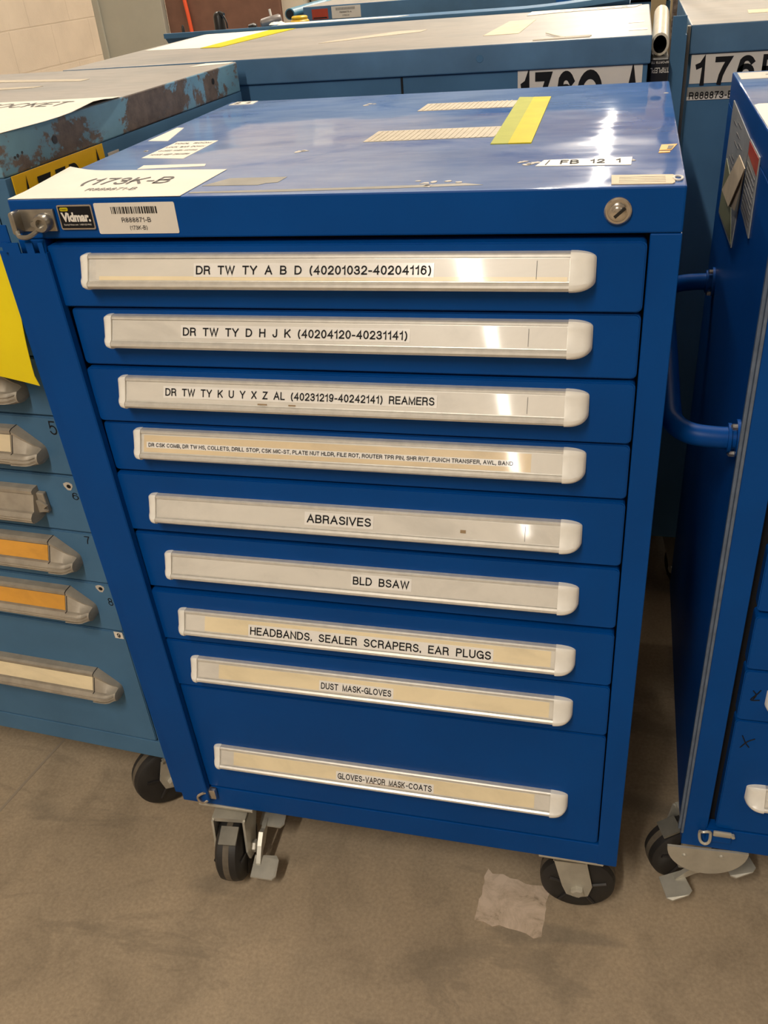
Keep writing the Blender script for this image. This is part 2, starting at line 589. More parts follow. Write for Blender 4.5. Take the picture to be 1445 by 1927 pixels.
M_latch = plain('worn_latch_steel', (0.34, 0.32, 0.28), 0.3, 0.8, var=0.15, scale=60)
M_rubber = plain('black_rubber', (0.018, 0.017, 0.017), 0.55, var=0.25, scale=30)
M_tread = plain('dusty_tread', (0.12, 0.10, 0.075), 0.7, var=0.2, scale=60)
M_hub = plain('dark_hub', (0.02, 0.019, 0.02), 0.4)
M_black = plain('black_plastic', (0.012, 0.012, 0.012), 0.35)
M_white = plain('white_print', (0.75, 0.72, 0.66), 0.4)
M_grey_strip = plain('worn_grey_edge', (0.12, 0.16, 0.23), 0.35, 0.1, var=0.2, scale=50)
M_red = plain('red_print', (0.42, 0.05, 0.02), 0.45, var=0.1)
M_placard = plain('grey_placard', (0.30, 0.31, 0.31), 0.4, var=0.15, scale=25)
M_olive = plain('olive_card', (0.20, 0.21, 0.12), 0.5, var=0.12, scale=20)
M_residue = plain('glue_residue', (0.30, 0.29, 0.26), 0.5, var=0.15, scale=30)
M_blue_tape = plain('blue_tape', (0.004, 0.12, 0.45), 0.45)
M_brown_panel = plain('brown_hardboard', (0.175, 0.085, 0.056), 0.65, var=0.12, scale=18)
M_grey_panel = plain('grey_green_panel', (0.40, 0.385, 0.32), 0.5, var=0.05, scale=8)
M_cream = plain('cream_paint', (0.62, 0.55, 0.44), 0.6, var=0.05, scale=8)
M_red_cord = plain('orange_red_cord', (0.80, 0.10, 0.03), 0.5)
M_plastic_tube = plain('milky_plastic', (0.66, 0.61, 0.50), 0.3, var=0.12, scale=20)
M_wood = rust_paint('grey_wood', (0.26, 0.20, 0.155), (0.14, 0.10, 0.075), 0.56, 9, 0.7)
M_tan_box = plain('tan_cardboard', (0.42, 0.31, 0.16), 0.7, var=0.1)
M_machine = plain('grey_casting', (0.22, 0.20, 0.19), 0.4, 0.4, var=0.15)
M_yellow_plastic = plain('yellow_plastic', (0.70, 0.42, 0.01), 0.35)
M_teal_pipe = plain('blue_pipe_paint', (0.06, 0.20, 0.30), 0.35)
M_lamp = plain('lamp_housing', (0.7, 0.68, 0.62), 0.5)

# ------------------------------------------------------------------ the room
bm = B(); box(bm, -2.45, 6.0, -8.0, 16.0, -0.12, 0.0)
obj('floor', bm, M_floor, kind='structure', label='brown grey bare concrete floor with scuffs')
bm = B(); box(bm, -2.6, 6.15, -8.15, 16.15, CEILING_Z, CEILING_Z + 0.12)
obj('ceiling', bm, M_ceiling, kind='structure')
bm = B(); box(bm, -2.60, -2.45, -8.0, 16.0, -0.12, CEILING_Z)
obj('wall_left', bm, M_block, kind='structure', label='cream painted concrete block wall')
bm = B(); box(bm, 6.0, 6.15, -8.0, 16.0, -0.12, CEILING_Z)
obj('wall_right', bm, M_block, kind='structure')
bm = B(); box(bm, -2.6, 6.15, 16.0, 16.15, -0.12, CEILING_Z)
obj('wall_back', bm, M_block, kind='structure')
bm = B(); box(bm, -2.6, 6.15, -8.15, -8.0, -0.12, CEILING_Z)
obj('wall_front', bm, M_block, kind='structure')
for _x, _y, _l, _w, _e in LAMPS:
    t = empty('strip_lamp', (_x, _y, LAMP_Z), 0, 'long ceiling strip lamp in a pale housing', 'lamp', 'strip lamps under the ceiling')
    bm = B(); box(bm, -_w / 2 - 0.02, _w / 2 + 0.02, -_l / 2 - 0.02, _l / 2 + 0.02, 0.006, 0.07, 0.008)
    obj('housing', bm, M_lamp, t)
    bm = B()
    bm.free()
    for s in (-1, 1):
        bm = B()
        box(bm, -0.004, 0.004, s * _l * 0.35 - 0.004, s * _l * 0.35 + 0.004, 0.07, CEILING_Z - LAMP_Z)
        obj('hanger', bm, M_steel, t)

# ------------------------------------------------------------------ casters
WR = 0.0635


def caster(parent, x, y, yaw, brake=None, top=0.165, offset=0.045, cheek=False, wheel_w=0.046, plate_dx=0.0, WR=0.0635, br=0.66, bu=-0.016):
    """swivel caster; swivel axis at (x, y), the wheel trails by offset along direction yaw (0 = towards the viewer, -y)"""
    d = Vector((math.sin(yaw), -math.cos(yaw), 0))       # trailing direction
    a = Vector((math.cos(yaw), math.sin(yaw), 0))        # axle direction
    c = Vector((x, y, WR)) + d * offset
    bm = B()
    box(bm, x - 0.052 + plate_dx, x + 0.052 + plate_dx, y - 0.047, y + 0.06, top - 0.006, top - 0.0002, 0.0015)
    lathe(bm, [(0, 0.03), (0.004, 0.036), (0.012, 0.036), (0.016, 0.03)], ax((x, y, top - 0.022), (0, 0, 1)), 24)
    hw = wheel_w / 2 + 0.004
    # fork crown
    cr = [Vector((x, y, top - 0.03)) + d * u + a * v for u, v in ((-0.03, -hw - 0.004), (offset * 0.9 + 0.012, -hw - 0.004), (offset * 0.9 + 0.012, hw + 0.004), (-0.03, hw + 0.004))]
    loft(bm, [[p for p in cr], [p + Vector((0, 0, 0.009)) for p in cr]])
    for s in (-1, 1):
        o = Vector((x, y, 0)) + a * (s * hw)
        pts = [(-0.030, top - 0.024), (offset + 0.012, top - 0.024), (offset + 0.024, WR + 0.012), (offset + 0.018, WR - 0.014), (offset, WR - 0.021), (offset - 0.018, WR - 0.014), (offset - 0.026, WR + 0.008)]
        prism(bm, pts, lambda t, p, q: o + d * p + Vector((0, 0, q)) + a * (s * t), 0.0, 0.004)
    # axle bolt and nut
    lathe(bm, [(-hw - 0.012, 0.006), (hw + 0.012, 0.006)], ax(c, a), 12)
    for s in (-1, 1):
        lathe(bm, [(0, 0.0115), (0.007, 0.0115), (0.009, 0.008)], ax(c + a * (s * (hw + 0.004)), a * s), 6)
    fork = obj('caster', bm, M_steel, parent, label='swivel caster in a zinc steel fork')
    bm = B()
    w = wheel_w / 2
    lathe(bm, [(-w, 0.030), (-w, WR - 0.010), (-w + 0.006, WR - 0.002), (-w * 0.35, WR), (w * 0.35, WR), (w - 0.006, WR - 0.002), (w, WR - 0.010), (w, 0.030)], ax(c, a), 40, 0)
    lathe(bm, [(-w * 0.98, 0.026), (-w * 1.04, 0.018), (w * 1.04, 0.018), (w * 0.98, 0.026)], ax(c, a), 20, 2)
    lathe(bm, [(-0.006, WR * 0.8), (-0.0055, WR + 0.0004), (0.0055, WR + 0.0004), (0.006, WR * 0.8)], ax(c, a), 40, 1)
    for k in range(5):                                   # ribs of the wheel disc
        an = 2 * math.pi * k / 5 + 0.3
        r = Vector((0, 0, 1)) * math.sin(an) + d * math.cos(an)
        for s in (-1, 1):
            tube(bm, [c + a * (s * w) + r * 0.024, c + a * (s * w) + r * 0.05], 0.0035, 6, 2)
    obj('wheel', bm, [M_rubber, M_tread, M_hub], fork, smooth=True)
    if brake is not None:
        s = brake
        bm = B()
        o = c + a * (s * (hw + 0.014))
        # rocker lever with two foot plates
        o = o + d * bu
        pts = [(-0.058, 0.012), (-0.02, 0.012), (0.0, 0.018), (0.03, 0.004), (0.062, -0.018), (0.062, -0.026), (0.02, -0.012), (0, -0.012), (-0.02, -0.004), (-0.058, 0.004)]
        prism(bm, [(p * br, q) for p, q in pts], lambda t, p, q: o + d * p + Vector((0, 0, q)) + a * (s * t), 0.0, 0.008)
        for u, zz in ((-0.066 * br, 0.010), (0.066 * br, -0.024)):
            q = [o + d * (u + du) + a * (s * dv) + Vector((0, 0, zz + dz)) for du, dv, dz in ((-0.020, -0.006, 0.004), (0.020, -0.006, -0.004), (0.022, 0.034, -0.006), (0.014, 0.040, -0.006), (-0.014, 0.040, 0.002), (-0.022, 0.034, 0.003))]
            loft(bm, [q, [p + Vector((0, 0, 0.003)) for p in q]])
        obj('brake_pedal', bm, M_steel, fork)
        bm = B()
        p0 = c + d * (WR * 0.45) + Vector((0, 0, WR * 1.02))
        q = [p0 + d * u + a * v + Vector((0, 0, z)) for u, v, z in ((-0.012, -0.010, 0.006), (-0.012, 0.022, 0.006), (0.018, 0.022, -0.006), (0.018, -0.010, -0.006))]
        loft(bm, [q, [p + Vector((0, 0, 0.004)) + d * 0.002 for p in q]])
        obj('brake_shoe', bm, M_steel_dull, fork)
    if cheek:
        bm = B()
        n = 20
        pts = [(0.063 * math.cos(math.pi * k / n), -0.060 * math.sin(math.pi * k / n)) for k in range(n + 1)]
        oo = Vector((0.042, 0.000, 0.1635))
        nn = Vector((0.05, -1, -0.05)).normalized(); uu = Vector((1, 0.05, 0)).normalized()
        prism(bm, pts, lambda t, p, q: oo + uu * p + Vector((0, 0, q)) + nn * t, 0.0, 0.004)
        for p, q in ((-0.035, -0.018), (0.022, -0.012)):
            lathe(bm, [(0, 0.004), (0.003, 0.003)], ax(oo + uu * p + Vector((0, 0, q)) + nn * 0.004, nn), 10)
        obj('brake_plate', bm, M_steel, fork)
    return fork


# ------------------------------------------------------------------ drawer handles
# outline of the aluminium pull in (y, z); z = 0 at its underside, y negative is out of the drawer face
PULL = [(0.0, 0.0395), (-0.0060, 0.0390), (-0.0080, 0.0378), (-0.0088, 0.0355), (-0.0072, 0.0350), (-0.0190, 0.0120), (-0.0215, 0.0118),
        (-0.0240, 0.0100), (-0.0248, 0.0075), (-0.0240, 0.0060), (-0.0225, 0.0056), (-0.0205, 0.0030), (-0.0160, 0.0010), (-0.0100, 0.0), (0.0, 0.0)]
FACE_A, FACE_B = (-0.0072, 0.0350), (-0.0190, 0.0120)
CAP_L = 0.026


def label_matrix(zb, yf):
    """plane of the slanted label window: x along the drawer, y up the slope"""
    up = Vector((0, FACE_A[0] - FACE_B[0], FACE_A[1] - FACE_B[1])).normalized()
    x = Vector((1, 0, 0))
    z = x.cross(up)
    m = Matrix((x, up, z)).transposed().to_4x4()
    m.translation = (0, yf + FACE_B[0], zb + FACE_B[1])
    return m


SLOPE = math.hypot(FACE_A[0] - FACE_B[0], FACE_A[1] - FACE_B[1])


def pull_handle(drawer, x0, x1, zb, yf, left_cap=0.015):
    bm = B()
    prism(bm, PULL, lambda t, p, q: (t, yf + p, zb + q), x0 + left_cap, x1 - CAP_L)
    h = obj('handle', bm, M_alu, drawer)
    for s, xe, CL in ((-1, x0 + left_cap, left_cap), (1, x1 - CAP_L, CAP_L)):
        bm = B()
        out = [(0.0, 0.0400), (-0.0075, 0.0400), (-0.0100, 0.0380), (-0.0118, 0.0330), (-0.0210, 0.0135), (-0.0250, 0.0110), (-0.0258, 0.0080), (-0.0250, 0.0050), (-0.0210, 0.0020), (-0.0100, -0.0005), (0.0, -0.0005)]
        rings = []
        for k in range(13):
            u = math.sin(k / 12 * math.pi / 2)
            sy = math.sqrt(max(0.0, 1 - u ** 2.6)) if k < 12 else 0.14
            zz = 0.60 + 0.40 * math.sqrt(max(0.0, 1 - u ** 2.4))
            rings.append([(xe + s * CL * u, yf + p * sy, zb + 0.020 + (q - 0.020) * zz) for p, q in out])
        loft(bm, rings)
        obj('end_cap', bm, M_cap, h, smooth=True)
    return h


def label_strip(drawer, zb, yf, xa, xb, mat, texts, inserts=()):
    """texts: (string, x0, x1, baseline, cap height, backing?) ; inserts: (x0, x1, y0, y1, material index)"""
    M = label_matrix(zb, yf)
    bm = B()
    slab(bm, [(xa, 0.0012), (xb, 0.0012), (xb, SLOPE - 0.0012), (xa, SLOPE - 0.0012)], M, 0.0005, 0)
    mats = [mat, M_ink, M_tape, M_card_yellow, M_card_tan, M_ink_brown, M_smudge, M_label, M_ink_grey]
    for x0, x1, y0, y1, mi in inserts:
        slab(bm, [(x0, y0), (x1, y0), (x1, y1), (x0, y1)], M, {3: 0.0007, 4: 0.0007, 2: 0.0010}.get(mi, 0.0013), mi)
    for s, x0, x1, y0, h, back, mi in texts:
        if back:
            slab(bm, [(x0 - 0.003, y0 - h * 0.28), (x1 + 0.003, y0 - h * 0.28), (x1 + 0.003, y0 + h * 1.28), (x0 - 0.003, y0 + h * 1.28)], M, 0.0010, 2)
        put_text(bm, s, M, x0, x1, y0, h, 0.0015, mi)
    obj('label_strip', bm, mats, drawer)


# ------------------------------------------------------------------ the cabinet
W, D = 0.762, 0.706


def housing(root, z0, z1, lid_h, mat, lid_mats, split, depth=D, width=W, front_open=True, xl=0.038, xr=0.729):
    """body shell (recessed for drawers) and lid; split = z of the bottom rail's top"""
    zl = z1 - lid_h
    bm = B()
    if front_open:
        box(bm, 0.0, xl - 0.002, 0.0, 0.02, z0, zl - 0.0004, 0.0012)
        box(bm, xr + 0.002, width, 0.0, 0.02, z0, zl - 0.0004, 0.0012)
        box(bm, 0.001, width - 0.001, 0.0006, 0.02, z0, split - 0.0025, 0.001)
        box(bm, 0.0, 0.004, 0.02, depth, z0, zl - 0.0004)
        box(bm, width - 0.004, width, 0.02, depth, z0, zl - 0.0004)
        box(bm, 0.004, width - 0.004, depth - 0.004, depth, z0, zl - 0.0004)
        box(bm, 0.004, width - 0.004, 0.02, depth - 0.004, z0, z0 + 0.004)
        box(bm, 0.006, width - 0.006, 0.021, 0.024, z0 + 0.004, zl - 0.001, 0, 1)
    else:
        box(bm, 0.004, width - 0.004, 0.006, depth - 0.004, z0, zl - 0.0004, 0.002)
    obj('body', bm, [mat, M_dark], root)
    bm = B()
    box(bm, 0.0, width, 0.0, depth, zl, z1, 0.0022, 0)
    bm.normal_update()
    for f in bm.faces:
        if f.normal.z > 0.6:
            f.material_index = 1
    obj('lid', bm, lid_mats, root)


def drawer(root, x0, x1, z0, z1, yf, mat):
    bm = B()
    r = 0.006
    prism(bm, rrect(x0, x1, z0, z1, r, 3), lambda t, p, q: (p, t, q), yf + 0.0015, 0.0205)
    prism(bm, rrect(x0 + 0.0015, x1 - 0.0015, z0 + 0.0015, z1 - 0.0015, r - 0.001, 3), lambda t, p, q: (p, t, q), yf, yf + 0.002)
    return obj('drawer', bm, mat, root)


ZS = [1.1724, 1.0941, 1.0159, 0.9363, 0.8591, 0.7618, 0.6576, 0.5577, 0.4593, 0.2150]
YF = [-0.006, -0.001, -0.004, 0.0, -0.003, 0.0, -0.003, -0.002, 0.0]
HB = [1.1225, 1.0462, 0.9660, 0.8888, 0.7890, 0.6895, 0.5860, 0.4895, 0.2890]      # undersides of the pulls


def royal_cabinet(root, left_end=None):
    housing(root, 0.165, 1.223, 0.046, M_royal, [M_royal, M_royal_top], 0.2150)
    ds = []
    for i in range(9):
        gap = 0.0018
        d = drawer(root, 0.038 if i == 0 else 0.047, 0.729, ZS[i + 1] + gap, ZS[i] - (0.0050 if i in (5, 6) else gap), YF[i], M_royal)
        pull_handle(d, left_end or (0.083 if i == 0 else 0.0905), 0.680, HB[i], YF[i], CAP_L if left_end else 0.015)
        ds.append(d)
    return ds


main = empty('tool_cabinet', (0, 0, 0), 0, 'royal blue nine-drawer tool cabinet with lettered white drawer pulls, centre of the aisle', 'tool cabinet', 'drawer cabinets on casters')
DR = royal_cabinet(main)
XA, XB = 0.1075, 0.6535
I = 1
TX = [
    (M_card_silver, [('DR  TW  TY  A  B  D  (40201032-40204116)', 0.236, 0.509, 0.0075, 0.0098, 1, 1)], [(0.112, 0.652, 0.001, 0.0055, 3), (0.620, 0.6204, 0.003, 0.022, 8)]),
    (M_card_silver, [('DR  TW  TY  D  H  J  K  (40204120-40231141)', 0.201, 0.477, 0.0075, 0.0098, 1, 1)], [(0.612, 0.6124, 0.003, 0.022, 8)]),
    (M_card_silver, [('DR  TW  TY  K  U  Y  X  Z  AL  (40231219-40242141)  REAMERS', 0.161, 0.505, 0.0085, 0.0095, 1, 1)], [(0.612, 0.6124, 0.003, 0.022, 8), (0.285, 0.297, 0.0012, 0.003, 6), (0.325, 0.334, 0.0012, 0.003, 6)]),
    (M_card_silver, [('DR CSK COMB, DR TW HS, COLLETS, DRILL STOP, CSK MIC-ST, PLATE NUT HLDR, FILE ROT, ROUTER TPR PIN, SHR RVT, PUNCH TRANSFER, AWL, BAND', 0.117, 0.596, 0.0085, 0.0050, 1, 1)], [(0.110, 0.617, 0.0015, 0.0235, 4)]),
    (M_card_silver, [('ABRASIVES', 0.325, 0.413, 0.0075, 0.0112, 1, 1)], [(0.611, 0.6114, 0.003, 0.022, 8), (0.530, 0.537, 0.008, 0.012, 6)]),
    (M_card_silver, [('BLD  BSAW', 0.378, 0.457, 0.0075, 0.0112, 1, 1)], []),
    (M_card_silver, [('HEADBANDS.  SEALER  SCRAPERS.  EAR  PLUGS', 0.211, 0.567, 0.0035, 0.0118, 1, 1)], [(0.138, 0.648, 0.0018, 0.0240, 3)]),
    (M_card_silver, [('DUST  MASK-GLOVES', 0.309, 0.418, 0.0050, 0.0098, 1, 1)], [(0.142, 0.648, 0.0018, 0.0240, 3)]),
    (M_card_silver, [('GLOVES-', 0.313, 0.3585, 0.0045, 0.0098, 0, 1), ('VAPOR  MASK', 0.3595, 0.4255, 0.0045, 0.0098, 0, 5), ('-COATS', 0.427, 0.469, 0.0045, 0.0098, 0, 1)], [(0.130, 0.630, 0.0018, 0.0240, 3), (0.310, 0.472, 0.0022, 0.0168, 2), (0.361, 0.424, 0.0035, 0.0045, 6)]),
]
for i, (mm, tx, ins) in enumerate(TX):
    label_strip(DR[i], HB[i], YF[i], XA, XB, mm, tx, ins)

# lock, nameplate, asset label on the lid's front
bm = B()
L0 = ax((0.698, -0.0001, 1.200), (0, -1, 0), (1, 0, 0))
lathe(bm, [(0, 0.0135), (0.003, 0.0135), (0.0045, 0.0120), (0.0045, 0.0100), (0.0035, 0.0098), (0.0035, 0.0085), (0.006, 0.0082), (0.0066, 0.0070)], L0, 32)
lathe(bm, [(0.0066, 0.0052), (0.0085, 0.0050), (0.0088, 0.0044)], L0, 20)
s = math.radians(48)
q = [(-0.0016, -0.0068), (0.0016, -0.0068), (0.0016, 0.0068), (-0.0016, 0.0068)]
q = [(p[0] * math.cos(s) + p[1] * math.sin(s), -p[0] * math.sin(s) + p[1] * math.cos(s)) for p in q]
M2 = L0.copy(); M2.translation = (0.700, -0.0089, 1.200)
slab(bm, [(-p[0], p[1]) for p in q] if False else q, M2, 0.0004, 1)
obj('lock', bm, [M_chrome, M_black], main, smooth=True, label='round bright steel key lock')

MF = ax((0, -0.0001, 0), (0, -1, 0), (1, 0, 0))       # x right, y up, z towards the viewer
bm = B()
slab(bm, rrect(0.0655, 0.1105, 1.1885, 1.2165, 0.002), MF, 0.0025, 0)
slab(bm, rrect(0.0672, 0.1088, 1.1902, 1.2148, 0.001), MF, 0.0030, 4)
slab(bm, rrect(0.0695, 0.0800, 1.2098, 1.2138, 0.0016), MF, 0.0034, 3)
put_text(bm, 'STANLEY', MF, 0.0705, 0.0790, 1.2108, 0.0019, 0.0037, 1)
put_text(bm, 'Vidmar.', MF, 0.0695, 0.1070, 1.1983, 0.0100, 0.0034, 2, bold=0.05)
put_text(bm, 'StanleyVidmar.com  1-800-523-9462', MF, 0.0705, 0.1065, 1.1935, 0.0020, 0.0034, 2)
obj('nameplate', bm, [M_chrome, M_black, M_white, M_yellow, M_ink], main, label='black nameplate with white lettering in a bright frame')

bm = B()
slab(bm, rrect(0.1128, 0.2145, 1.1825, 1.2175, 0.002), MF, 0.0006, 0)
x = 0.134
rng = random.Random(3)
while x < 0.193:
    w_ = rng.choice((0.0007, 0.0007, 0.0013, 0.0018))
    slab(bm, [(x, 1.2052), (x + w_, 1.2052), (x + w_, 1.2130), (x, 1.2130)], MF, 0.0009, 1)
    x += w_ + rng.choice((0.0007, 0.0010, 0.0015))
put_text(bm, 'R888871-B', MF, 0.145, 0.182, 1.1955, 0.0055, 0.0009, 2, bold=0)
put_text(bm, '(173K-B)', MF, 0.1535, 0.1755, 1.1870, 0.0048, 0.0009, 2, bold=0)
obj('asset_label', bm, [M_label, M_black, M_ink_grey], main)

# lock bar, its latch above and its hook below
bm = B()
tilt = -0.026


def bar_pt(t, p, q):
    return (p + 0.022 - tilt * 0 + (1.17 - t) * 0.020, q, t)


sec = [(-0.0300, -0.0140), (0.0195, -0.0140), (0.0210, -0.0125), (0.0210, -0.0020), (0.0195, -0.0020), (0.0195, -0.0120), (-0.0285, -0.0120), (-0.0285, -0.0010), (-0.0500, -0.0010), (-0.0500, -0.0040), (-0.0300, -0.0040)]
prism(bm, sec, bar_pt, 0.190, 1.1640)
for xa_, xb_ in ((-0.0300, -0.0135), (-0.0040, 0.0060), (0.0130, 0.0195)):
    prism(bm, [(xa_, -0.0140), (xb_, -0.0140), (xb_, -0.0120), (xa_, -0.0120)], bar_pt, 1.1640, 1.1765)
prism(bm, [(-0.0405, -0.0090), (-0.0290, -0.0090), (-0.0290, -0.0075), (-0.0405, -0.0075)], bar_pt, 1.1640, 1.176)
prism(bm, [(-0.0470, -0.0080), (-0.0270, -0.0080), (-0.0270, -0.0066), (-0.0470, -0.0066)], bar_pt, 1.170, 1.196)
obj('lock_bar', bm, M_royal, main)
bm = B()
box(bm, 0.010, 0.060, -0.0040, -0.0002, 1.187, 1.2125, 0.001)
box(bm, 0.008, 0.016, -0.0180, -0.0002, 1.186, 1.2125, 0.003)
tube(bm, smooth_path([(0.014, -0.016, 1.190), (0.018, -0.0195, 1.1855), (0.027, -0.019, 1.1845), (0.034, -0.015, 1.187), (0.040, -0.006, 1.192)], 5), 0.0028, 8)
lathe(bm, [(0, 0.0105), (0.010, 0.0105), (0.013, 0.0090), (0.013, 0.0055), (0.008, 0.0050)], ax((0.0475, -0.004, 1.1985), (0, -1, 0)), 24)
lathe(bm, [(0, 0.004), (0.003, 0.003)], ax((0.031, -0.004, 1.196), (0, -1, 0)), 12)
obj('latch', bm, M_latch, main, smooth=True, label='steel latch above the lock bar')
bm = B()
box(bm, 0.056, 0.074, -0.010, 0.0004, 0.192, 0.214, 0.002)
tube(bm, smooth_path([(0.060, -0.010, 0.209), (0.053, -0.016, 0.212), (0.046, -0.019, 0.207), (0.045, -0.019, 0.197), (0.052, -0.018, 0.190), (0.060, -0.010, 0.191)], 5), 0.0026, 8)
obj('latch', bm, M_chrome, main, smooth=True, label='bright steel hook below the lock bar')

# what is stuck to the main cabinet's top
MT = Matrix.Translation((0, 0, 1.2231))


def sticker(root, name, poly, mat, M=MT, t=0.0005, label=None):
    bm = B()
    slab(bm, poly, M, t)
    return obj(name, bm, mat, root, label=label)


# curling sheet of paper at the front left corner
bm = B()
nx, ny = 18, 12
C00, C10, C01, C11 = Vector((0.001, 0.001, 0)), Vector((0.2235, -0.001, 0)), Vector((-0.002, 0.150, 0)), Vector((0.2265, 0.131, 0))


def sheet_pt(u, v):
    p = C00 * (1 - u) * (1 - v) + C10 * u * (1 - v) + C01 * (1 - u) * v + C11 * u * v
    z = 0.0006 + 0.007 * max(0, 1 - u * 4.5) ** 2 * max(0, (v - 0.25)) + 0.0
    return MT @ Vector((p.x, p.y, z))


g = [[bm.verts.new(sheet_pt(i / nx, j / ny)) for j in range(ny + 1)] for i in range(nx + 1)]
g2 = [[bm.verts.new(sheet_pt(i / nx, j / ny) - Vector((0, 0, 0.0003))) for j in range(ny + 1)] for i in range(nx + 1)]
for i in range(nx):
    for j in range(ny):
        bm.faces.new((g[i][j], g[i + 1][j], g[i + 1][j + 1], g[i][j + 1]))
        bm.faces.new((g2[i][j], g2[i][j + 1], g2[i + 1][j + 1], g2[i + 1][j]))
put_text(bm, '(173K-B', MT, 0.060, 0.176, 0.063, 0.034, 0.0011, bold=-0.02)
put_text(bm, 'R888871-B', MT, 0.085, 0.150, 0.032, 0.013, 0.0011, bold=-0.03)
obj('paper_sheet', bm, [M_paper, M_ink_grey], main, label='white paper sheet taped to the top, printed 173K-B')
bm = B()
slab(bm, [(0.065, 0.219), (0.133, 0.206), (0.132, 0.328), (0.067, 0.331)], MT, 0.0005)
for k, yy in enumerate((0.232, 0.258, 0.283, 0.308)):
    put_text(bm, ('NOTICE  KEEP  DRAWERS', 'CLOSED  WHEN  MOVING', 'LOCK  BAR  DOWN', 'TOOL  ROOM')[k], MT, 0.070, 0.128, yy, 0.009, 0.0008)
obj('notice_label', bm, [M_paper, M_ink_grey], main)
bm = B()
slab(bm, [(0.095, 0.148), (0.186, 0.155), (0.182, 0.168), (0.093, 0.170)], MT, 0.0005)
obj('label_strip', bm, [M_paper, M_ink_grey], main, label='narrow white strip stuck behind the paper sheet')
sticker(main, 'label_strip', [(0.012, 0.345), (0.047, 0.339), (0.023, 0.448), (0.010, 0.451)], M_paper, label='white strip at the left edge of the top')
bm = B()
slab(bm, [(0.009, 0.669), (0.055, 0.669), (0.053, 0.702), (0.013, 0.702)], MT, 0.0005)
put_text(bm, '2', MT, 0.016, 0.026, 0.675, 0.018, 0.0008); put_text(bm, '4', MT, 0.036, 0.046, 0.675, 0.018, 0.0008)
obj('label_strip', bm, [M_paper, M_ink_grey], main, label='white label at the back left corner of the top')
sticker(main, 'glue_residue', [(0.230, 0.046), (0.300, 0.044), (0.306, 0.052), (0.320, 0.055), (0.322, 0.082), (0.250, 0.082)], M_residue, t=0.0003)
sticker(main, 'glue_residue', [(0.228, 0.012), (0.330, 0.010), (0.470, 0.014), (0.560, 0.020), (0.540, 0.029), (0.420, 0.022), (0.300, 0.019), (0.229, 0.018)], M_residue, t=0.0003)
bm = B()
slab(bm, [(0.538, 0.233), (0.5665, 0.232), (0.562, 0.594), (0.533, 0.601)], MT, 0.0010, 0)
slab(bm, [(0.560, 0.232), (0.5885, 0.231), (0.583, 0.591), (0.556, 0.594)], MT, 0.0013, 1)
obj('yellow_tape', bm, [M_yellow_green, M_yellow], main, label='two overlapping strips of yellow tape')
for poly in ([(0.362, 0.277), (0.536, 0.281), (0.541, 0.354), (0.365, 0.351)], [(0.387, 0.510), (0.533, 0.512), (0.534, 0.572), (0.390, 0.578)]):
    bm = B()
    slab(bm, poly, MT, 0.0006)
    x = poly[0][0] + 0.006
    while x < poly[1][0] - 0.006:                        # cross creases of the creped tape
        slab(bm, [(x, poly[0][1] + 0.004), (x + 0.0022, poly[0][1] + 0.004), (x + 0.0052, poly[3][1] - 0.004), (x + 0.003, poly[3][1] - 0.004)], MT, 0.0011)
        x += 0.0075
    obj('masking_tape', bm, M_masking, main)
bm = B()
slab(bm, [(0.606, 0.101), (0.708, 0.095), (0.709, 0.134), (0.613, 0.130)], MT, 0.0007)
put_text(bm, 'FB  12  1', MT, 0.632, 0.697, 0.106, 0.020, 0.0011)
slab(bm, [(0.616, 0.104), (0.6172, 0.104), (0.620, 0.127), (0.6188, 0.127)], MT, 0.0010, 1)
obj('name_label', bm, [M_label, M_ink], main, label='white label printed FB')
bm = B()
slab(bm, [(0.738, 0.165), (0.7515, 0.166), (0.7585, 0.198), (0.741, 0.196)], MT, 0.0006)
slab(bm, [(0.737, 0.152), (0.749, 0.153), (0.750, 0.160), (0.738, 0.160)], MT, 0.0006)
slab(bm, [(0.7465, 0.170), (0.7515, 0.170), (0.7545, 0.188), (0.7485, 0.188)], MT, 0.0009, 1)
obj('warning_sticker', bm, [M_orange, M_black], main, label='small orange and black sticker')
bm = B()
rng = random.Random(5)
for cx, cy, n_, sp in ((0.292, 0.228, 4, 0.010), (0.505, 0.030, 7, 0.030), (0.60, 0.118, 6, 0.02), (0.70, 0.118, 6, 0.012), (0.30, 0.60, 3, 0.02), (0.752, 0.58, 1, 0.002), (0.050, 0.268, 2, 0.004)):
    for k in range(n_):
        x = cx + rng.uniform(-sp, sp); y = cy + rng.uniform(-sp, sp) * 0.5; r = rng.uniform(0.002, 0.006)
        slab(bm, [(x + r * math.cos(a) * rng.uniform(0.4, 1.4), y + r * math.sin(a) * rng.uniform(0.4, 1.2)) for a in [2 * math.pi * j / 7 for j in range(7)]], MT, 0.0006)
obj('paint_flake', bm, M_paper_dirty, main, kind='stuff')

caster(main, 0.082, 0.045, 0.10, brake=1, offset=0.048)
caster(main, 0.690, 0.048, math.pi / 2 + 0.05, offset=0.012)
caster(main, 0.080, 0.620, 0.6)
caster(main, 0.690, 0.620, 2.4)

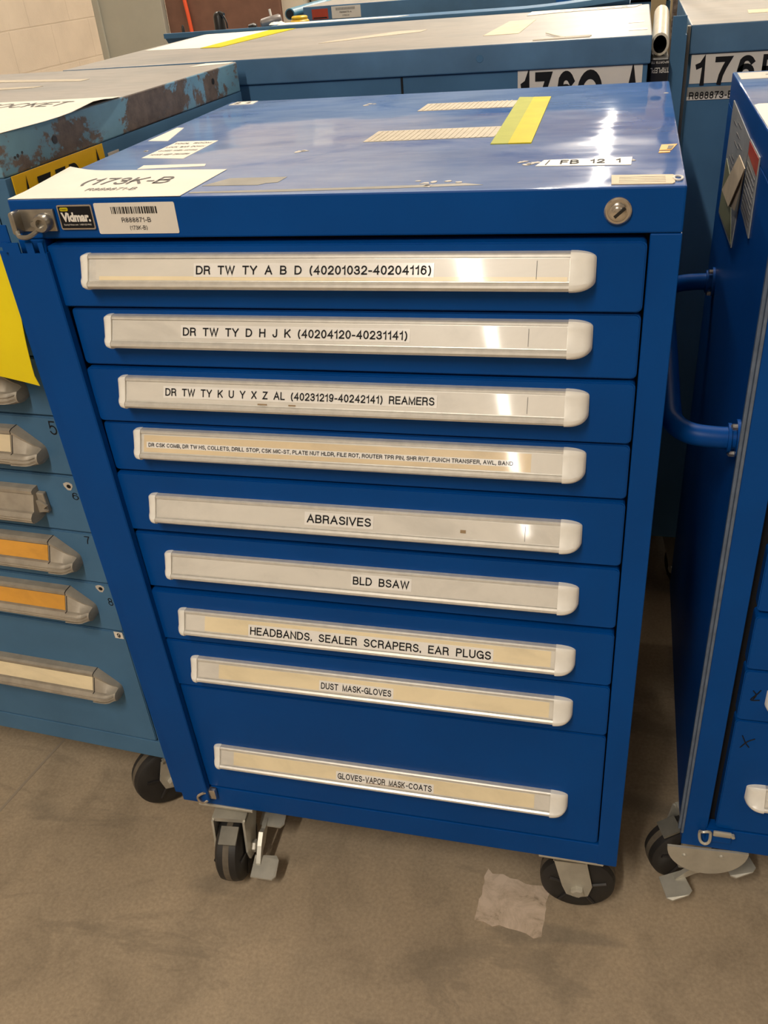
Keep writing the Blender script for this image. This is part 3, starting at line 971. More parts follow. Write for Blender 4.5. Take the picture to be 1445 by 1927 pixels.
# loose manila tag with its reinforced eyelet
bm = B()
poly = [(0.690, 0.008), (0.748, 0.006), (0.7505, 0.010), (0.7515, 0.040), (0.749, 0.044), (0.689, 0.047)]
slab(bm, poly, MT, 0.0009, 0)
for k in range(4):
    slab(bm, [(0.697, 0.014 + 0.007 * k), (0.742, 0.0135 + 0.007 * k), (0.742, 0.0142 + 0.007 * k), (0.697, 0.0147 + 0.007 * k)], MT, 0.0011, 2)
tag = obj('manila_tag', bm, [M_manila, M_paper, M_ink_grey], None, label='manila paper tag with a white eyelet on the front corner of the blue cabinet top', cat='tag')
bm = B()
n = 16
ringpts = [(0.7540 + 0.0042 * math.cos(2 * math.pi * k / n), 0.027 + 0.009 * math.sin(2 * math.pi * k / n), 1.2242) for k in range(n + 1)]
tube(bm, ringpts, 0.0012, 6)
obj('eyelet', bm, M_white, tag)

# ------------------------------------------------------------------ right-hand royal cabinet
right = empty('tool_cabinet', (0.863, 0.064, 0), 0, 'royal blue tool cabinet at the right edge, with a tubular blue push handle', 'tool cabinet', 'drawer cabinets on casters')
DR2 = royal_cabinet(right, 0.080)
for i in range(9):
    label_strip(DR2[i], HB[i], YF[i], XA, XB, M_card_silver, [], [(0.125, 0.630, 0.0018, 0.0240, 3)])
for i, pts in ((7, [[(0.062, 0.520), (0.067, 0.512), (0.064, 0.503)], [(0.072, 0.522), (0.068, 0.514), (0.061, 0.502), (0.073, 0.503)]]), (8, [[(0.060, 0.428), (0.066, 0.414), (0.072, 0.405)], [(0.060, 0.403), (0.068, 0.416), (0.078, 0.424)]]), (6, [[(0.078, 0.622), (0.078, 0.605)], [(0.086, 0.622), (0.079, 0.613), (0.087, 0.604)]])):
    bm = B()
    for p in pts:
        tube(bm, [(a, YF[i] - 0.0004, b) for a, b in smooth_path([(q[0], q[1], 0) for q in p], 4) and [(v.x, v.y) for v in smooth_path([(q[0], q[1], 0) for q in p], 4)]], 0.0009, 5)
    obj('pen_mark', bm, M_ink, DR2[i])
bm = B()
P0 = [(0.001, 0.584, 0.912), (-0.030, 0.582, 0.912), (-0.058, 0.575, 0.911), (-0.076, 0.555, 0.910), (-0.081, 0.520, 0.908), (-0.081, 0.300, 0.898), (-0.081, 0.125, 0.890), (-0.076, 0.088, 0.888), (-0.058, 0.067, 0.886), (-0.030, 0.061, 0.885), (0.001, 0.060, 0.885)]
tube(bm, smooth_path(P0, 6), 0.0140, 18)
for (yy, zz) in ((0.584, 0.912), (0.060, 0.885)):
    lathe(bm, [(0.0, 0.024), (0.004, 0.024)], ax((-0.0002, yy, zz), (-1, 0, 0)), 24)
    lathe(bm, [(0.0, 0.019), (0.004, 0.019)], ax((-0.010, yy, zz), (-1, 0, 0)), 24)
obj('push_handle', bm, M_royal, right, smooth=True)
bm = B()
for yy, zz in ((0.584, 0.912), (0.060, 0.885)):
    for dz in (-0.019, 0.019):
        lathe(bm, [(0, 0.004), (0.006, 0.004), (0.008, 0.002)], ax((-0.004, yy - 0.006, zz + dz), (-1, 0, 0)), 6)
obj('bolt', bm, M_chrome, right)
bm = B()
box(bm, -0.0030, 0.0010, -0.0030, 0.0040, 0.195, 1.172, 0.001)
box(bm, -0.0075, -0.0030, 0.0010, 0.0085, 0.200, 1.172, 0.001)
obj('edge_guard', bm, M_grey_strip, right)
bm = B()
box(bm, 0.034, 0.074, -0.006, 0.0004, 0.188, 0.2145, 0.002)
obj('latch_plate', bm, M_royal, right)
bm = B()
tube(bm, smooth_path([(0.024, -0.010, 0.215), (0.028, -0.014, 0.219), (0.036, -0.012, 0.219), (0.040, -0.010, 0.213), (0.040, -0.012, 0.196), (0.034, -0.013, 0.190), (0.027, -0.012, 0.194), (0.024, -0.010, 0.205), (0.024, -0.010, 0.215)], 5), 0.0024, 8)
box(bm, 0.044, 0.072, -0.0105, -0.0055, 0.207, 0.218, 0.002)
lathe(bm, [(0, 0.003), (0.006, 0.003)], ax((0.074, -0.006, 0.212), (0, -1, 0)), 8)
obj('latch', bm, M_steel, right, smooth=True)
MT2 = Matrix.Translation((0, 0, 1.2231))
bm = B(); slab(bm, [(0.006, 0.618), (0.30, 0.618), (0.30, 0.690), (0.006, 0.690)], MT2, 0.0005)
put_text(bm, '173L-B', MT2, 0.045, 0.145, 0.632, 0.036, 0.0008)
obj('name_label', bm, [M_paper_dirty, M_ink_grey], right, label='dirty white label along the back of the top')
bm = B(); slab(bm, [(0.0015, 0.265), (0.0015, 0.375), (0.008, 0.384), (0.250, 0.390), (0.250, 0.020), (0.0015, 0.020)], MT2, 0.0006)
obj('paper_sheet', bm, M_paper, right)
MS = ax((-0.0003, 0, 0), (-1, 0, 0), (0, -1, 0))       # left flank: x = -y, y = z


def side_poly(pts):                                     # (y, z) pairs
    return [(-p, q) for p, q in pts]


bm = B(); slab(bm, side_poly([(0.616, 1.194), (0.350, 1.186), (0.398, 1.025), (0.636, 1.015)]), MS, 0.0012)
rng = random.Random(11)
for k in range(14):
    y0 = rng.uniform(0.45, 0.58); z0 = 1.180 - k * 0.0075
    slab(bm, side_poly([(y0, z0), (y0 - rng.uniform(0.03, 0.07), z0), (y0 - 0.03, z0 - 0.002), (y0, z0 - 0.0022)]), MS, 0.0016, 1)
slab(bm, side_poly([(0.605, 1.109), (0.50, 1.095), (0.402, 1.030), (0.630, 1.020)]), MS, 0.0019, 2)
obj('notice_card', bm, [M_placard, M_ink_grey, M_olive], right, label='grey printed card with an olive lower half')
bm = B(); slab(bm, side_poly([(0.343, 1.187), (0.226, 1.187), (0.226, 1.088), (0.343, 1.096)]), MS, 0.0014, 0)
slab(bm, side_poly([(0.341, 1.185), (0.229, 1.185), (0.231, 1.164), (0.339, 1.169)]), MS, 0.0018, 1)
for k in range(9):
    z0 = 1.157 - k * 0.0072
    slab(bm, side_poly([(0.336, z0 + 0.003), (0.240, z0), (0.240, z0 - 0.002), (0.336, z0 + 0.001)]), MS, 0.0018, 2)
obj('warning_placard', bm, [M_placard, M_red, M_ink_grey], right, label='grey warning placard with a red heading')
bm = B()
for poly, xx in (([(0.358, 1.155), (0.304, 1.155), (0.357, 1.090), (0.439, 1.077)], -0.0070), ([(0.352, 1.165), (0.273, 1.164), (0.404, 1.083), (0.524, 1.079)], -0.0105)):
    slab(bm, side_poly(poly), Matrix.Translation((xx, 0, 0)) @ MS, 0.0010, 0)
obj('manila_card', bm, [M_manila], right, label='two overlapping manila tags')
c2 = caster(right, 0.052, 0.090, -1.2, brake=1, offset=0.040, cheek=True, br=0.82, bu=-0.020)
caster(right, 0.690, 0.060, 0.4)
caster(right, 0.080, 0.620, 1.0)
caster(right, 0.690, 0.620, 0.2)

# ------------------------------------------------------------------ left-hand slate blue cabinet
LA = -0.0576
left = empty('tool_cabinet', (-0.812, 0.1208, 0), LA, 'slate blue tool cabinet with worn lid and yellow number label at the left edge', 'tool cabinet', 'drawer cabinets on casters')
LTOP = 1.281
housing(left, 0.172, LTOP, 0.050, M_slate, [M_slate_side_worn, M_grey_top], 0.218, xl=0.030, xr=0.735)
LZ = [1.226, 1.150, 1.070, 0.990, 0.896, 0.795, 0.689, 0.588, 0.485, 0.218]
LH = [None, None, None, 0.925, 0.823, 0.717, 0.622, 0.519, 0.334]
OLD = [(0.0, 0.055), (-0.012, 0.0545), (-0.0165, 0.0525), (-0.0165, 0.0475), (-0.0140, 0.0465), (-0.0240, 0.0200), (-0.0290, 0.0195), (-0.0335, 0.0150), (-0.0350, 0.0095), (-0.0330, 0.0045), (-0.0260, 0.0010), (-0.0150, 0.0), (0.0, 0.002)]


def old_label_matrix(zb):
    up = Vector((0, 0.010, 0.0265)).normalized()
    x = Vector((1, 0, 0))
    m = Matrix((x, up, x.cross(up))).transposed().to_4x4()
    m.translation = (0, -0.0256, zb + 0.0200)
    return m


for i in range(9):
    d = drawer(left, 0.030, 0.735, LZ[i + 1] + 0.0015, LZ[i] - 0.0015, -0.001, M_slate)
    zb = LH[i] if LH[i] else LZ[i + 1] + 0.014
    broken = (i == 5)
    xe = 0.655
    bm = B()
    prism(bm, OLD, lambda t, p, q: (t, -0.001 + p, zb + q), 0.10, xe)
    for k in range(4):                                   # ribs of the lower grip
        yy, zz = [(-0.0345, 0.0135), (-0.0352, 0.0100), (-0.0345, 0.0065), (-0.0310, 0.0032)][k]
        tube(bm, [(0.10, yy, zb + zz), (xe, yy, zb + zz)], 0.0011, 6)
    h = obj('handle', bm, M_alu_old, d)
    for s, x0 in ((1, xe), (-1, 0.10)):
        if broken and s == 1:
            bm = B()
            box(bm, x0, x0 + 0.014, -0.010, -0.001, zb + 0.010, zb + 0.046, 0.002)
            prism(bm, [(0, 0.012), (0.016, 0.016), (0.010, 0.020), (0.018, 0.026), (0.006, 0.034), (0, 0.034)], lambda t, p, q: (x0 + p, -0.001 - t, zb + q), 0.010, 0.013)
            obj('end_cap', bm, M_alu_old, h, label='broken stub of an end cap')
            continue
        bm = B()
        rings = []
        for k in range(9):
            u = k / 8
            xx = x0 + s * 0.041 * u
            top = 1 - 0.97 * u
            dep = max(0.70, math.sqrt(max(0.0, 1 - u ** 6)))
            if k == 8:
                xx -= s * 0.0015
            rings.append([(xx, -0.001 + p * 1.07 * (dep if q < 0.021 else dep * (1 - 0.25 * u)), zb + (q if q < 0.021 else 0.021 + (q - 0.021) * top) ) for p, q in OLD])
        rings.append([(x0 + s * 0.041, -0.001 + (y + 0.001) * 0.55, zb + 0.010 + (z - zb - 0.010) * 0.6) for x, y, z in rings[-1]])
        rings.append([(x0 + s * 0.0412, -0.001, zb + 0.010 + (z - zb - 0.010) * 0.5) for x, y, z in rings[-1]])
        loft(bm, rings)
        for k in range(3):
            zz = 0.006 + 0.005 * k
            tube(bm, [(x0 + s * 0.041 * u, -0.001 - 0.0372 * max(0.70, math.sqrt(max(0.0, 1 - u ** 6))), zb + zz) for u in (0, 0.2, 0.4, 0.6, 0.75, 0.9)], 0.0009, 5)
        obj('end_cap', bm, M_alu_old, h, smooth=True)
    bm = B()
    if not broken:                                       # dark joint between the pull and its end cap
        prism(bm, [(-0.001 + p * 1.085, zb + 0.0005 + q) for p, q in OLD[:7]] + [(-0.001, zb + 0.012)], lambda t, p, q: (t, p, q), xe - 0.0012, xe + 0.0002)
    if not broken:
        obj('cap_joint', bm, M_hub, h)
    else:
        bm.free()
    bm = B()
    M = old_label_matrix(zb)
    if not broken:
        slab(bm, [(0.106, 0.001), (xe - 0.004, 0.001), (xe - 0.004, 0.027), (0.106, 0.027)], M, 0.0006)
        obj('label_strip', bm, {6: M_card_orange, 7: M_card_orange, 8: M_card_yellow}.get(i, M_card_cream), d, label={6: 'orange label card', 7: 'orange label card'}.get(i))
    bm = B()
    FM = ax((0, -0.0011, 0), (0, -1, 0), (1, 0, 0))
    if i in (4, 5, 6, 7):
        ch = {4: '5', 5: '6', 6: '7', 7: '8'}[i]
        x0, z0, hh, ww = {4: (0.712, 0.866, 0.023, 0.013), 5: (0.716, 0.752, 0.013, 0.011), 6: (0.714, 0.668, 0.015, 0.010), 7: (0.722, 0.543, 0.016, 0.009)}[i]
        put_text(bm, ch, FM, x0, x0 + ww, z0, hh, 0.0004, 0, bold=-0.04)
        if i in (5, 7):
            zz = {5: 0.776, 7: 0.577}[i]
            slab(bm, [(0.707 + 0.007 + 0.008 * math.cos(a) * (1 + 0.25 * math.sin(3 * a)), zz + 0.0075 * math.sin(a)) for a in [2 * math.pi * k / 10 for k in range(10)]], FM, 0.0004, 1)
            slab(bm, [(0.707 + 0.008 + 0.004 * math.cos(a), zz + 0.0035 * math.sin(a)) for a in [2 * math.pi * k / 8 for k in range(8)]], FM, 0.0007, 0)
        obj('pen_mark', bm, [M_ink, M_paper_dirty], d)
    elif i == 8:
        slab(bm, [(0.714, 0.470), (0.731, 0.470), (0.731, 0.484), (0.714, 0.484)], FM, 0.0005, 1)
        put_text(bm, '9', FM, 0.7195, 0.7265, 0.4722, 0.0095, 0.0008, 0, bold=0.02)
        obj('number_label', bm, [M_ink, M_paper], d)
    else:
        bm.free()
MLT = Matrix.Translation((0, 0, LTOP + 0.0001))
# paper sheet curling over the side edge of the top
bm = B()
nx, ny = 14, 10


def lp(u, v):
    x = 0.30 + u * (0.768 - 0.30) + (0.012 * math.sin(v * 3.0) - 0.006) * (u > 0.9)
    y = 0.012 + v * 0.265 + 0.02 * u * v
    z = 0.0008 + (0.006 * math.exp(-((v - 0.72) / 0.16) ** 2) - 0.004 * (v < 0.4)) * max(0, u - 0.86) / 0.14 * (1 if v > 0.4 else 0.15)
    return MLT @ Vector((min(x, 0.772), y, max(z, 0.0006)))


g = [[bm.verts.new(lp(i / nx, j / ny)) for j in range(ny + 1)] for i in range(nx + 1)]
g2 = [[bm.verts.new(lp(i / nx, j / ny) - Vector((0, 0, 0.0004))) for j in range(ny + 1)] for i in range(nx + 1)]
for i in range(nx):
    for j in range(ny):
        bm.faces.new((g[i][j], g[i + 1][j], g[i + 1][j + 1], g[i][j + 1]))
        bm.faces.new((g2[i][j], g2[i][j + 1], g2[i + 1][j + 1], g2[i + 1][j]))
put_text(bm, 'TOCKET', MLT, 0.555, 0.705, 0.225, 0.040, 0.0013, bold=-0.03)
obj('paper_sheet', bm, [M_paper, M_ink_grey], left)
sticker(left, 'masking_tape', [(0.20, 0.43), (0.492, 0.455), (0.500, 0.475), (0.20, 0.475)], M_masking, MLT)
sticker(left, 'masking_tape', [(0.20, 0.590), (0.545, 0.520), (0.548, 0.545), (0.20, 0.625)], M_masking, MLT)
sticker(left, 'label_strip', [(0.690, 0.655), (0.757, 0.680), (0.757, 0.702), (0.700, 0.702)], M_paper, MLT, label='white scrap at the back corner of the top')
MSL = ax((W + 0.0001, 0, 0), (1, 0, 0), (0, 1, 0))      # right flank: x = y, y = z
bm = B()
slab(bm, [(0.012, 1.150), (0.222, 1.150), (0.222, 1.2305), (0.012, 1.2305)], MSL, 0.0012, 0)
for ch, a_, b_ in (('1', 0.030, 0.040), ('7', 0.060, 0.090), ('7', 0.100, 0.124), ('D', 0.132, 0.158), ('A', 0.192, 0.216)):
    put_text(bm, ch, MSL, a_, b_, 1.158, 0.062, 0.0016, 1, bold=0.02)
obj('number_label', bm, [M_yellow_sign, M_ink], left, label='yellow label with black number 177D A')
sticker(left, 'label_strip', [(0.232, 1.190), (0.262, 1.190), (0.262, 1.2150), (0.232, 1.2150)], M_paper_dirty, MSL, label='small pale label beside the yellow one')
for yy, zz, r in ((0.118, 1.255, 0.0055), (0.030, 1.250, 0.0018), (0.036, 1.251, 0.0024), (0.046, 1.253, 0.0018), (0.60, 1.262, 0.005), (0.335, 1.200, 0.003), (0.40, 1.205, 0.003)):
    bm = B()
    lathe(bm, [(0.0, r), (0.0004, r)], ax((W + 0.0001, yy, zz), (1, 0, 0)), 14)
    obj('bolt_hole', bm, M_black, left)
bm = B()
box(bm, 0.635, 0.755, 0.02, 0.14, 0.150, 0.1718, 0.002)
lathe(bm, [(0, 0.006), (0.004, 0.004)], ax((0.660, 0.03, 0.150), (0, 0, -1)), 8)
obj('mounting_channel', bm, M_steel_dull, left)
caster(left, 0.712, 0.075, -0.70, top=0.150, offset=0.030, WR=0.070)
caster(left, 0.080, 0.072, 0.3, top=0.150)
caster(left, 0.080, 0.620, 1.9, top=0.150)
caster(left, 0.690, 0.620, 2.2, top=0.150)

# yellow card hung over the front of the left cabinet
bm = B()
nx, ny = 6, 12
pts = []
for i in range(nx + 1):
    row = []
    for j in range(ny + 1):
        u, v = i / nx, j / ny
        x = 0.600 + u * 0.180 - 0.010 * v * u + 0.004 * (v > 0.95) * u
        z = 1.152 - v * (0.157 + 0.018 * u)
        y = -0.046 - 0.010 * math.sin(v * 2.6) - 0.012 * u * u * v
        row.append((x, y, z))
    pts.append(row)
a = [[bm.verts.new(p) for p in r] for r in pts]
b = [[bm.verts.new((p[0], p[1] + 0.0006, p[2])) for p in r] for r in pts]
for i in range(nx):
    for j in range(ny):
        bm.faces.new((a[i][j], a[i + 1][j], a[i + 1][j + 1], a[i][j + 1]))
        bm.faces.new((b[i][j], b[i][j + 1], b[i + 1][j + 1], b[i + 1][j]))
yt = obj('yellow_card', bm, M_yellow_tag, None, smooth=True, label='plain yellow card hanging over the drawer pulls of the slate blue left cabinet', cat='card')
yt.location = (-0.812, 0.1208, 0); yt.rotation_euler = (0, 0, LA)

# ------------------------------------------------------------------ cabinet behind (number 176Q A)
back = empty('tool_cabinet', (-0.400, 0.818, 0), 0, 'wide slate blue cabinet behind the royal blue one, white label 176Q A', 'tool cabinet', 'drawer cabinets on casters')
BW = 1.132
housing(back, 0.172, 1.281, 0.0445, M_slate, [M_slate_lid, M_grey_top], 0.2, width=BW, front_open=False)
MB_ = ax((0, 0.0058, 0), (0, -1, 0), (1, 0, 0))
bm = B()
slab(bm, [(0.905, 1.150), (1.120, 1.150), (1.120, 1.2355), (0.905, 1.2355)], MB_, 0.0012, 0)
for ch, a_, b_ in (('1', 0.910, 0.927), ('7', 0.936, 0.967), ('6', 0.974, 1.006), ('Q', 1.010, 1.054), ('A', 1.090, 1.118)):
    put_text(bm, ch, MB_, a_, b_, 1.158, 0.074, 0.0016, 1, bold=0.025)
obj('number_label', bm, [M_label, M_ink], back, label='white label with black number 176Q A')
bm = B()
box(bm, 0.690, 0.694, 0.0045, 0.0062, 0.20, 1.235)
obj('panel_seam', bm, M_dark, back)
MBT = Matrix.Translation((0, 0, 1.2811))
sticker(back, 'paper_sheet', [(0.020, 0.325), (0.180, 0.300), (0.215, 0.40), (0.215, 0.700), (0.010, 0.700)], M_paper, MBT)
sticker(back, 'yellow_tape', [(0.172, 0.292), (0.222, 0.285), (0.262, 0.690), (0.190, 0.690)], M_yellow, MBT, 0.0012)
sticker(back, 'masking_tape', [(0.468, 0.225), (0.66, 0.350), (0.665, 0.395), (0.60, 0.40), (0.475, 0.26)], M_masking, MBT)
sticker(back, 'masking_tape', [(0.820, 0.165), (0.888, 0.168), (0.892, 0.470), (0.835, 0.470)], M_manila, MBT)
bm = B()
for p in ([(0.945, 0.112, 0.003), (0.965, 0.065, 0.002), (0.985, 0.028, 0.001)], [(0.930, 0.014, 0.001), (1.028, 0.020, 0.001)], [(0.965, 0.03, 0.001), (1.03, 0.035, 0.001)]):
    tube(bm, [MBT @ Vector(q) for q in p], 0.0016, 6)
obj('paper_scrap', bm, M_paper, back)
bm = B()
slab(bm, [(1.090, 0.24), (1.118, 0.24), (1.120, 0.27), (1.092, 0.27)], MBT, 0.0005)
slab(bm, [(1.092, 0.090), (1.124, 0.090), (1.125, 0.118), (1.094, 0.118)], MBT, 0.0005)
obj('label_strip', bm, M_label, back, label='small pale labels at the right edge of the top')
bm = B()
slab(bm, [(0.860, 0.585), (0.930, 0.62), (1.100, 0.64), (1.115, 0.70), (0.860, 0.70)], MBT, 0.0012)
for k in range(6):
    slab(bm, [(0.93 + 0.028 * k, 0.655), (0.943 + 0.028 * k, 0.655), (0.943 + 0.028 * k, 0.668), (0.93 + 0.028 * k, 0.668)], MBT, 0.0015, 1)
obj('perforated_strip', bm, [M_paper, M_ink_grey], back)
bm = B()
lathe(bm, [(0, 0.0065), (0.0005, 0.006)], ax((0.838, -0.0002, 1.259), (0, -1, 0)), 18)
obj('bolt_hole', bm, M_slate, back)
caster(back, 0.09, 0.08, 0.4, top=0.172); caster(back, 1.04, 0.10, 0.7, top=0.172); caster(back, 0.09, 0.62, 1.2, top=0.172); caster(back, 1.04, 0.62, 0.2, top=0.172)

# ------------------------------------------------------------------ cabinet at the back right (number 176R)
rear = empty('tool_cabinet', (0.800, 0.945, 0), 0, 'slate blue cabinet at the back right with white label 176R', 'tool cabinet', 'drawer cabinets on casters')
housing(rear, 0.172, 1.281, 0.0475, M_slate, [M_slate_lid, M_grey_top], 0.2, front_open=False)
MR = ax((0, 0.0058, 0), (0, -1, 0), (1, 0, 0))
bm = B()
slab(bm, [(0.006, 1.184), (0.230, 1.184), (0.230, 1.232), (0.006, 1.232)], MR, 0.0012, 0)
for ch, a_, b_ in (('1', 0.014, 0.032), ('7', 0.048, 0.079), ('6', 0.087, 0.117), ('R', 0.129, 0.160)):
    put_text(bm, ch, MR, a_, b_, 1.1805, 0.0465, 0.0016, 1, bold=0.02)
obj('number_label', bm, [M_label, M_ink], rear, label='white label with black number 176R')
bm = B()
slab(bm, [(0.004, 1.156), (0.086, 1.156), (0.086, 1.178), (0.004, 1.178)], MR, 0.0010, 2)
slab(bm, [(0.004, 1.156), (0.086, 1.156), (0.086, 1.164), (0.004, 1.162)], MR, 0.0014, 0)
put_text(bm, 'R888873-B', MR, 0.008, 0.085, 1.1575, 0.0125, 0.0018, 1, bold=0)
obj('asset_label', bm, [M_label, M_ink, M_residue], rear, label='torn grey label printed R888873-B')
MRT = Matrix.Translation((0, 0, 1.2811))
sticker(rear, 'masking_tape', [(0.110, 0.155), (0.300, 0.150), (0.300, 0.225), (0.115, 0.235)], M_manila, MRT)
bm = B()
box(bm, -0.034, -0.010, -0.045, -0.042, 0.19, 1.300, 0.0008)
box(bm, -0.0115, -0.008, -0.045, 0.006, 0.19, 1.270, 0.0008)
obj('lock_bar', bm, M_slate, rear)
bm = B()
box(bm, -0.0065, -0.0005, -0.010, 0.004, 0.60, 1.2805, 0.001)
obj('edge_guard', bm, M_steel_dull, rear)
caster(rear, 0.09, 0.08, 0.5, top=0.172); caster(rear, 0.68, 0.08, 1.4, top=0.172); caster(rear, 0.09, 0.62, 1.0, top=0.172); caster(rear, 0.68, 0.62, 0.3, top=0.172)

# ------------------------------------------------------------------ tray table, further cabinet and the things behind
tray = empty('tray_table', (0.08, 1.75, 0), 0, 'blue steel table with a thin lipped top behind the wide slate blue cabinet', 'table')
bm = B()
n = 24
top_e = []
for k in range(n + 1):
    u = k / n
    x = -0.598 + 1.205 * u
    top_e.append((x, 1.2885 + 0.016 * max(0, (u - 0.78) / 0.22) ** 1.6))
for y0, y1, za, zb in ((-0.221, -0.210, -0.0115, 0.0), (-0.195, 0.20, -0.030, -0.026)):
    loft(bm, [[(x, y0, z + za), (x, y1, z + za), (x, y1, z + zb), (x, y0, z + zb)] for x, z in top_e])
loft(bm, [[(x, -0.214, z - 0.0115), (x, -0.195, z - 0.030), (x, -0.195, z - 0.026), (x, -0.212, z - 0.006)] for x, z in top_e])
loft(bm, [[(x, -0.212, z - 0.004), (x, -0.120, z - 0.004), (x, -0.120, z), (x, -0.212, z)] for x, z in top_e if -0.33 < x])
obj('tabletop', bm, M_slate, tray)
for sx in (-0.56, 0.55):
    for sy in (-0.14, 0.17):
        bm = B(); box(bm, sx - 0.018, sx + 0.018, sy - 0.018, sy + 0.018, 0.0, 1.2583, 0.002)
        obj('leg', bm, M_slate, tray)
TZ = 1.2627
FLZ = 1.2887
bm = B(); slab(bm, [(-0.28, -0.205), (0.04, -0.205), (0.065, -0.170), (-0.29, -0.13)], Matrix.Translation((0.08, 1.75, FLZ)), 0.0008)
obj('paper_strip', bm, M_paper, None, label='long white paper strip lying on the front of the blue steel table', cat='paper')

far = empty('tool_cabinet', (-0.300, 2.070, 0), 0, 'slate blue cabinet farthest back with a red sticker and a barcode label', 'tool cabinet', 'drawer cabinets on casters')
FW = 1.10
bm = B()
box(bm, 0.004, FW - 0.004, 0.008, 0.70, 0.172, 1.2505, 0.002)
obj('body', bm, M_slate, far)
bm = B(); box(bm, 0, FW, 0, D, 1.258, 1.302, 0.002)
bm.normal_update()
for f in bm.faces:
    if f.normal.z > 0.6: f.material_index = 1
box(bm, 0.01, FW - 0.01, 0.02, D - 0.01, 1.2505, 1.2582, 0, 2)
obj('lid', bm, [M_slate_lid, M_grey_top, M_dark], far)
MFF = ax((0, -0.0001, 0), (0, -1, 0), (1, 0, 0))
bm = B(); slab(bm, [(0.028, 1.266), (0.080, 1.266), (0.080, 1.294), (0.028, 1.294)], MFF, 0.0008); slab(bm, [(0.032, 1.268), (0.076, 1.268), (0.076, 1.2715), (0.032, 1.2715)], MFF, 0.0012, 1)
obj('red_sticker', bm, [M_red, M_black], far)
bm = B(); slab(bm, [(0.092, 1.265), (0.185, 1.265), (0.185, 1.298), (0.092, 1.298)], MFF, 0.0008)
x = 0.106
while x < 0.168:
    slab(bm, [(x, 1.287), (x + 0.0012, 1.287), (x + 0.0012, 1.294), (x, 1.294)], MFF, 0.0011, 1); x += 0.0027
put_text(bm, 'R888875-A', MFF, 0.118, 0.156, 1.279, 0.0045, 0.0011, 1, bold=0)
put_text(bm, '(176S-A)', MFF, 0.126, 0.148, 1.2705, 0.0040, 0.0011, 1, bold=0)
obj('asset_label', bm, [M_label, M_ink_grey], far)
for k in range(3):
    bm = B(); prism(bm, rrect(0.035, FW - 0.035, 1.170 - 0.08 * k, 1.245 - 0.08 * k, 0.004, 2), lambda t, p, q: (p, t, q), 0.000, 0.0085)
    obj('drawer', bm, M_slate, far)
bm = B(); box(bm, 0.775, 0.830, -0.0012, -0.0002, 1.22, 1.2605); box(bm, 0.775, 0.830, -0.0022, -0.0012, 1.2605, 1.300)
obj('blue_tape', bm, M_blue_tape, far)
bm = B()
tube(bm, smooth_path([(0.0, 0.35, 1.288), (-0.03, 0.33, 1.290), (-0.036, 0.25, 1.290), (-0.034, 0.05, 1.288), (-0.034, -0.03, 1.287)], 5), 0.016, 16)
lathe(bm, [(0, 0.0125), (0.0008, 0.0125)], ax((-0.034, -0.0302, 1.287), (0, -1, 0)), 16, 1)
obj('push_handle', bm, [M_teal_pipe, M_black], far, smooth=True)
caster(far, 0.09, 0.08, 0.5, top=0.172); caster(far, 1.0, 0.08, 1.4, top=0.172); caster(far, 0.09, 0.62, 1.0, top=0.172); caster(far, 1.0, 0.62, 0.3, top=0.172)

# small things standing on the tray table (x, y world)
bm = B()
c0 = Vector((-0.434, 1.72, TZ + 0.016))
lathe(bm, [(-0.0155, 0.0165), (0.032, 0.0155), (0.040, 0.012), (0.044, 0.006)], ax(c0, (0, 0, 1)), 16)
ra = obj('hand_radio', bm, M_black, None, smooth=True, label='black hand-held radio with a curly cord standing on the blue steel table', cat='radio')
bm = B(); tube(bm, smooth_path([c0 + Vector((0.008, -0.008, 0.042)), c0 + Vector((0.018, -0.010, 0.034)), c0 + Vector((0.026, -0.012, 0.018)), c0 + Vector((0.027, -0.012, 0.002))], 5), 0.0022, 6)
tube(bm, [c0 + Vector((0.004, -0.004, 0.040)), c0 + Vector((0.018, -0.006, 0.034))], 0.007, 8)
obj('cord', bm, M_black, ra)
bm = B()
c0 = Vector((-0.285, 1.74, TZ + 0.026))
lathe(bm, [(-0.032, 0.008), (-0.028, 0.012), (-0.010, 0.0135), (0.022, 0.0138), (0.028, 0.010)], ax(c0, (1, 0.2, 0.15)), 20)
box(bm, c0.x - 0.02, c0.x + 0.02, c0.y - 0.008, c0.y + 0.008, TZ + 0.0003, c0.z, 0.001)
mo = obj('motor', bm, M_machine, None, smooth=True, label='grey cylindrical motor with a pale stub lying on the blue steel table', cat='motor')
bm = B(); tube(bm, [c0 + Vector((0, 0, 0.010)), c0 + Vector((-0.003, 0, 0.030))], 0.0035, 8)
obj('stub', bm, M_paper, mo)
bm = B(); lathe(bm, [(-0.012, 0.004), (-0.009, 0.010), (0.006, 0.012), (0.013, 0.007)], ax((-0.345, 1.74, TZ + 0.013), (1, 0.1, 0.1)), 16)
obj('rubber_cap', bm, M_black, None, smooth=True, label='small black rubber cap beside the grey motor on the blue steel table', cat='cap')
bm = B()
rng = random.Random(9)
base = [(-0.215 + 0.024 * math.cos(a), 1.590 + 0.020 * math.sin(a), FLZ + 0.0008) for a in [2 * math.pi * k / 10 for k in range(10)]]
loft(bm, [base, [(-0.215 + (x + 0.215) * 0.6 + rng.uniform(-.004, .004), 1.59 + (y - 1.59) * 0.6, FLZ + rng.uniform(0.003, 0.008)) for x, y, z in base]])
obj('paper_scrap', bm, M_paper, None, label='crumpled white scrap on the front lip of the blue steel table', cat='paper')
bm = B()
c0 = Vector((-0.199, 1.73, TZ + 0.0145))
tube(bm, [c0 + Vector((0.021 * math.cos(a), 0.018 * math.sin(a), 0.006)) for a in [2 * math.pi * k / 20 for k in range(21)]], 0.0058, 8)
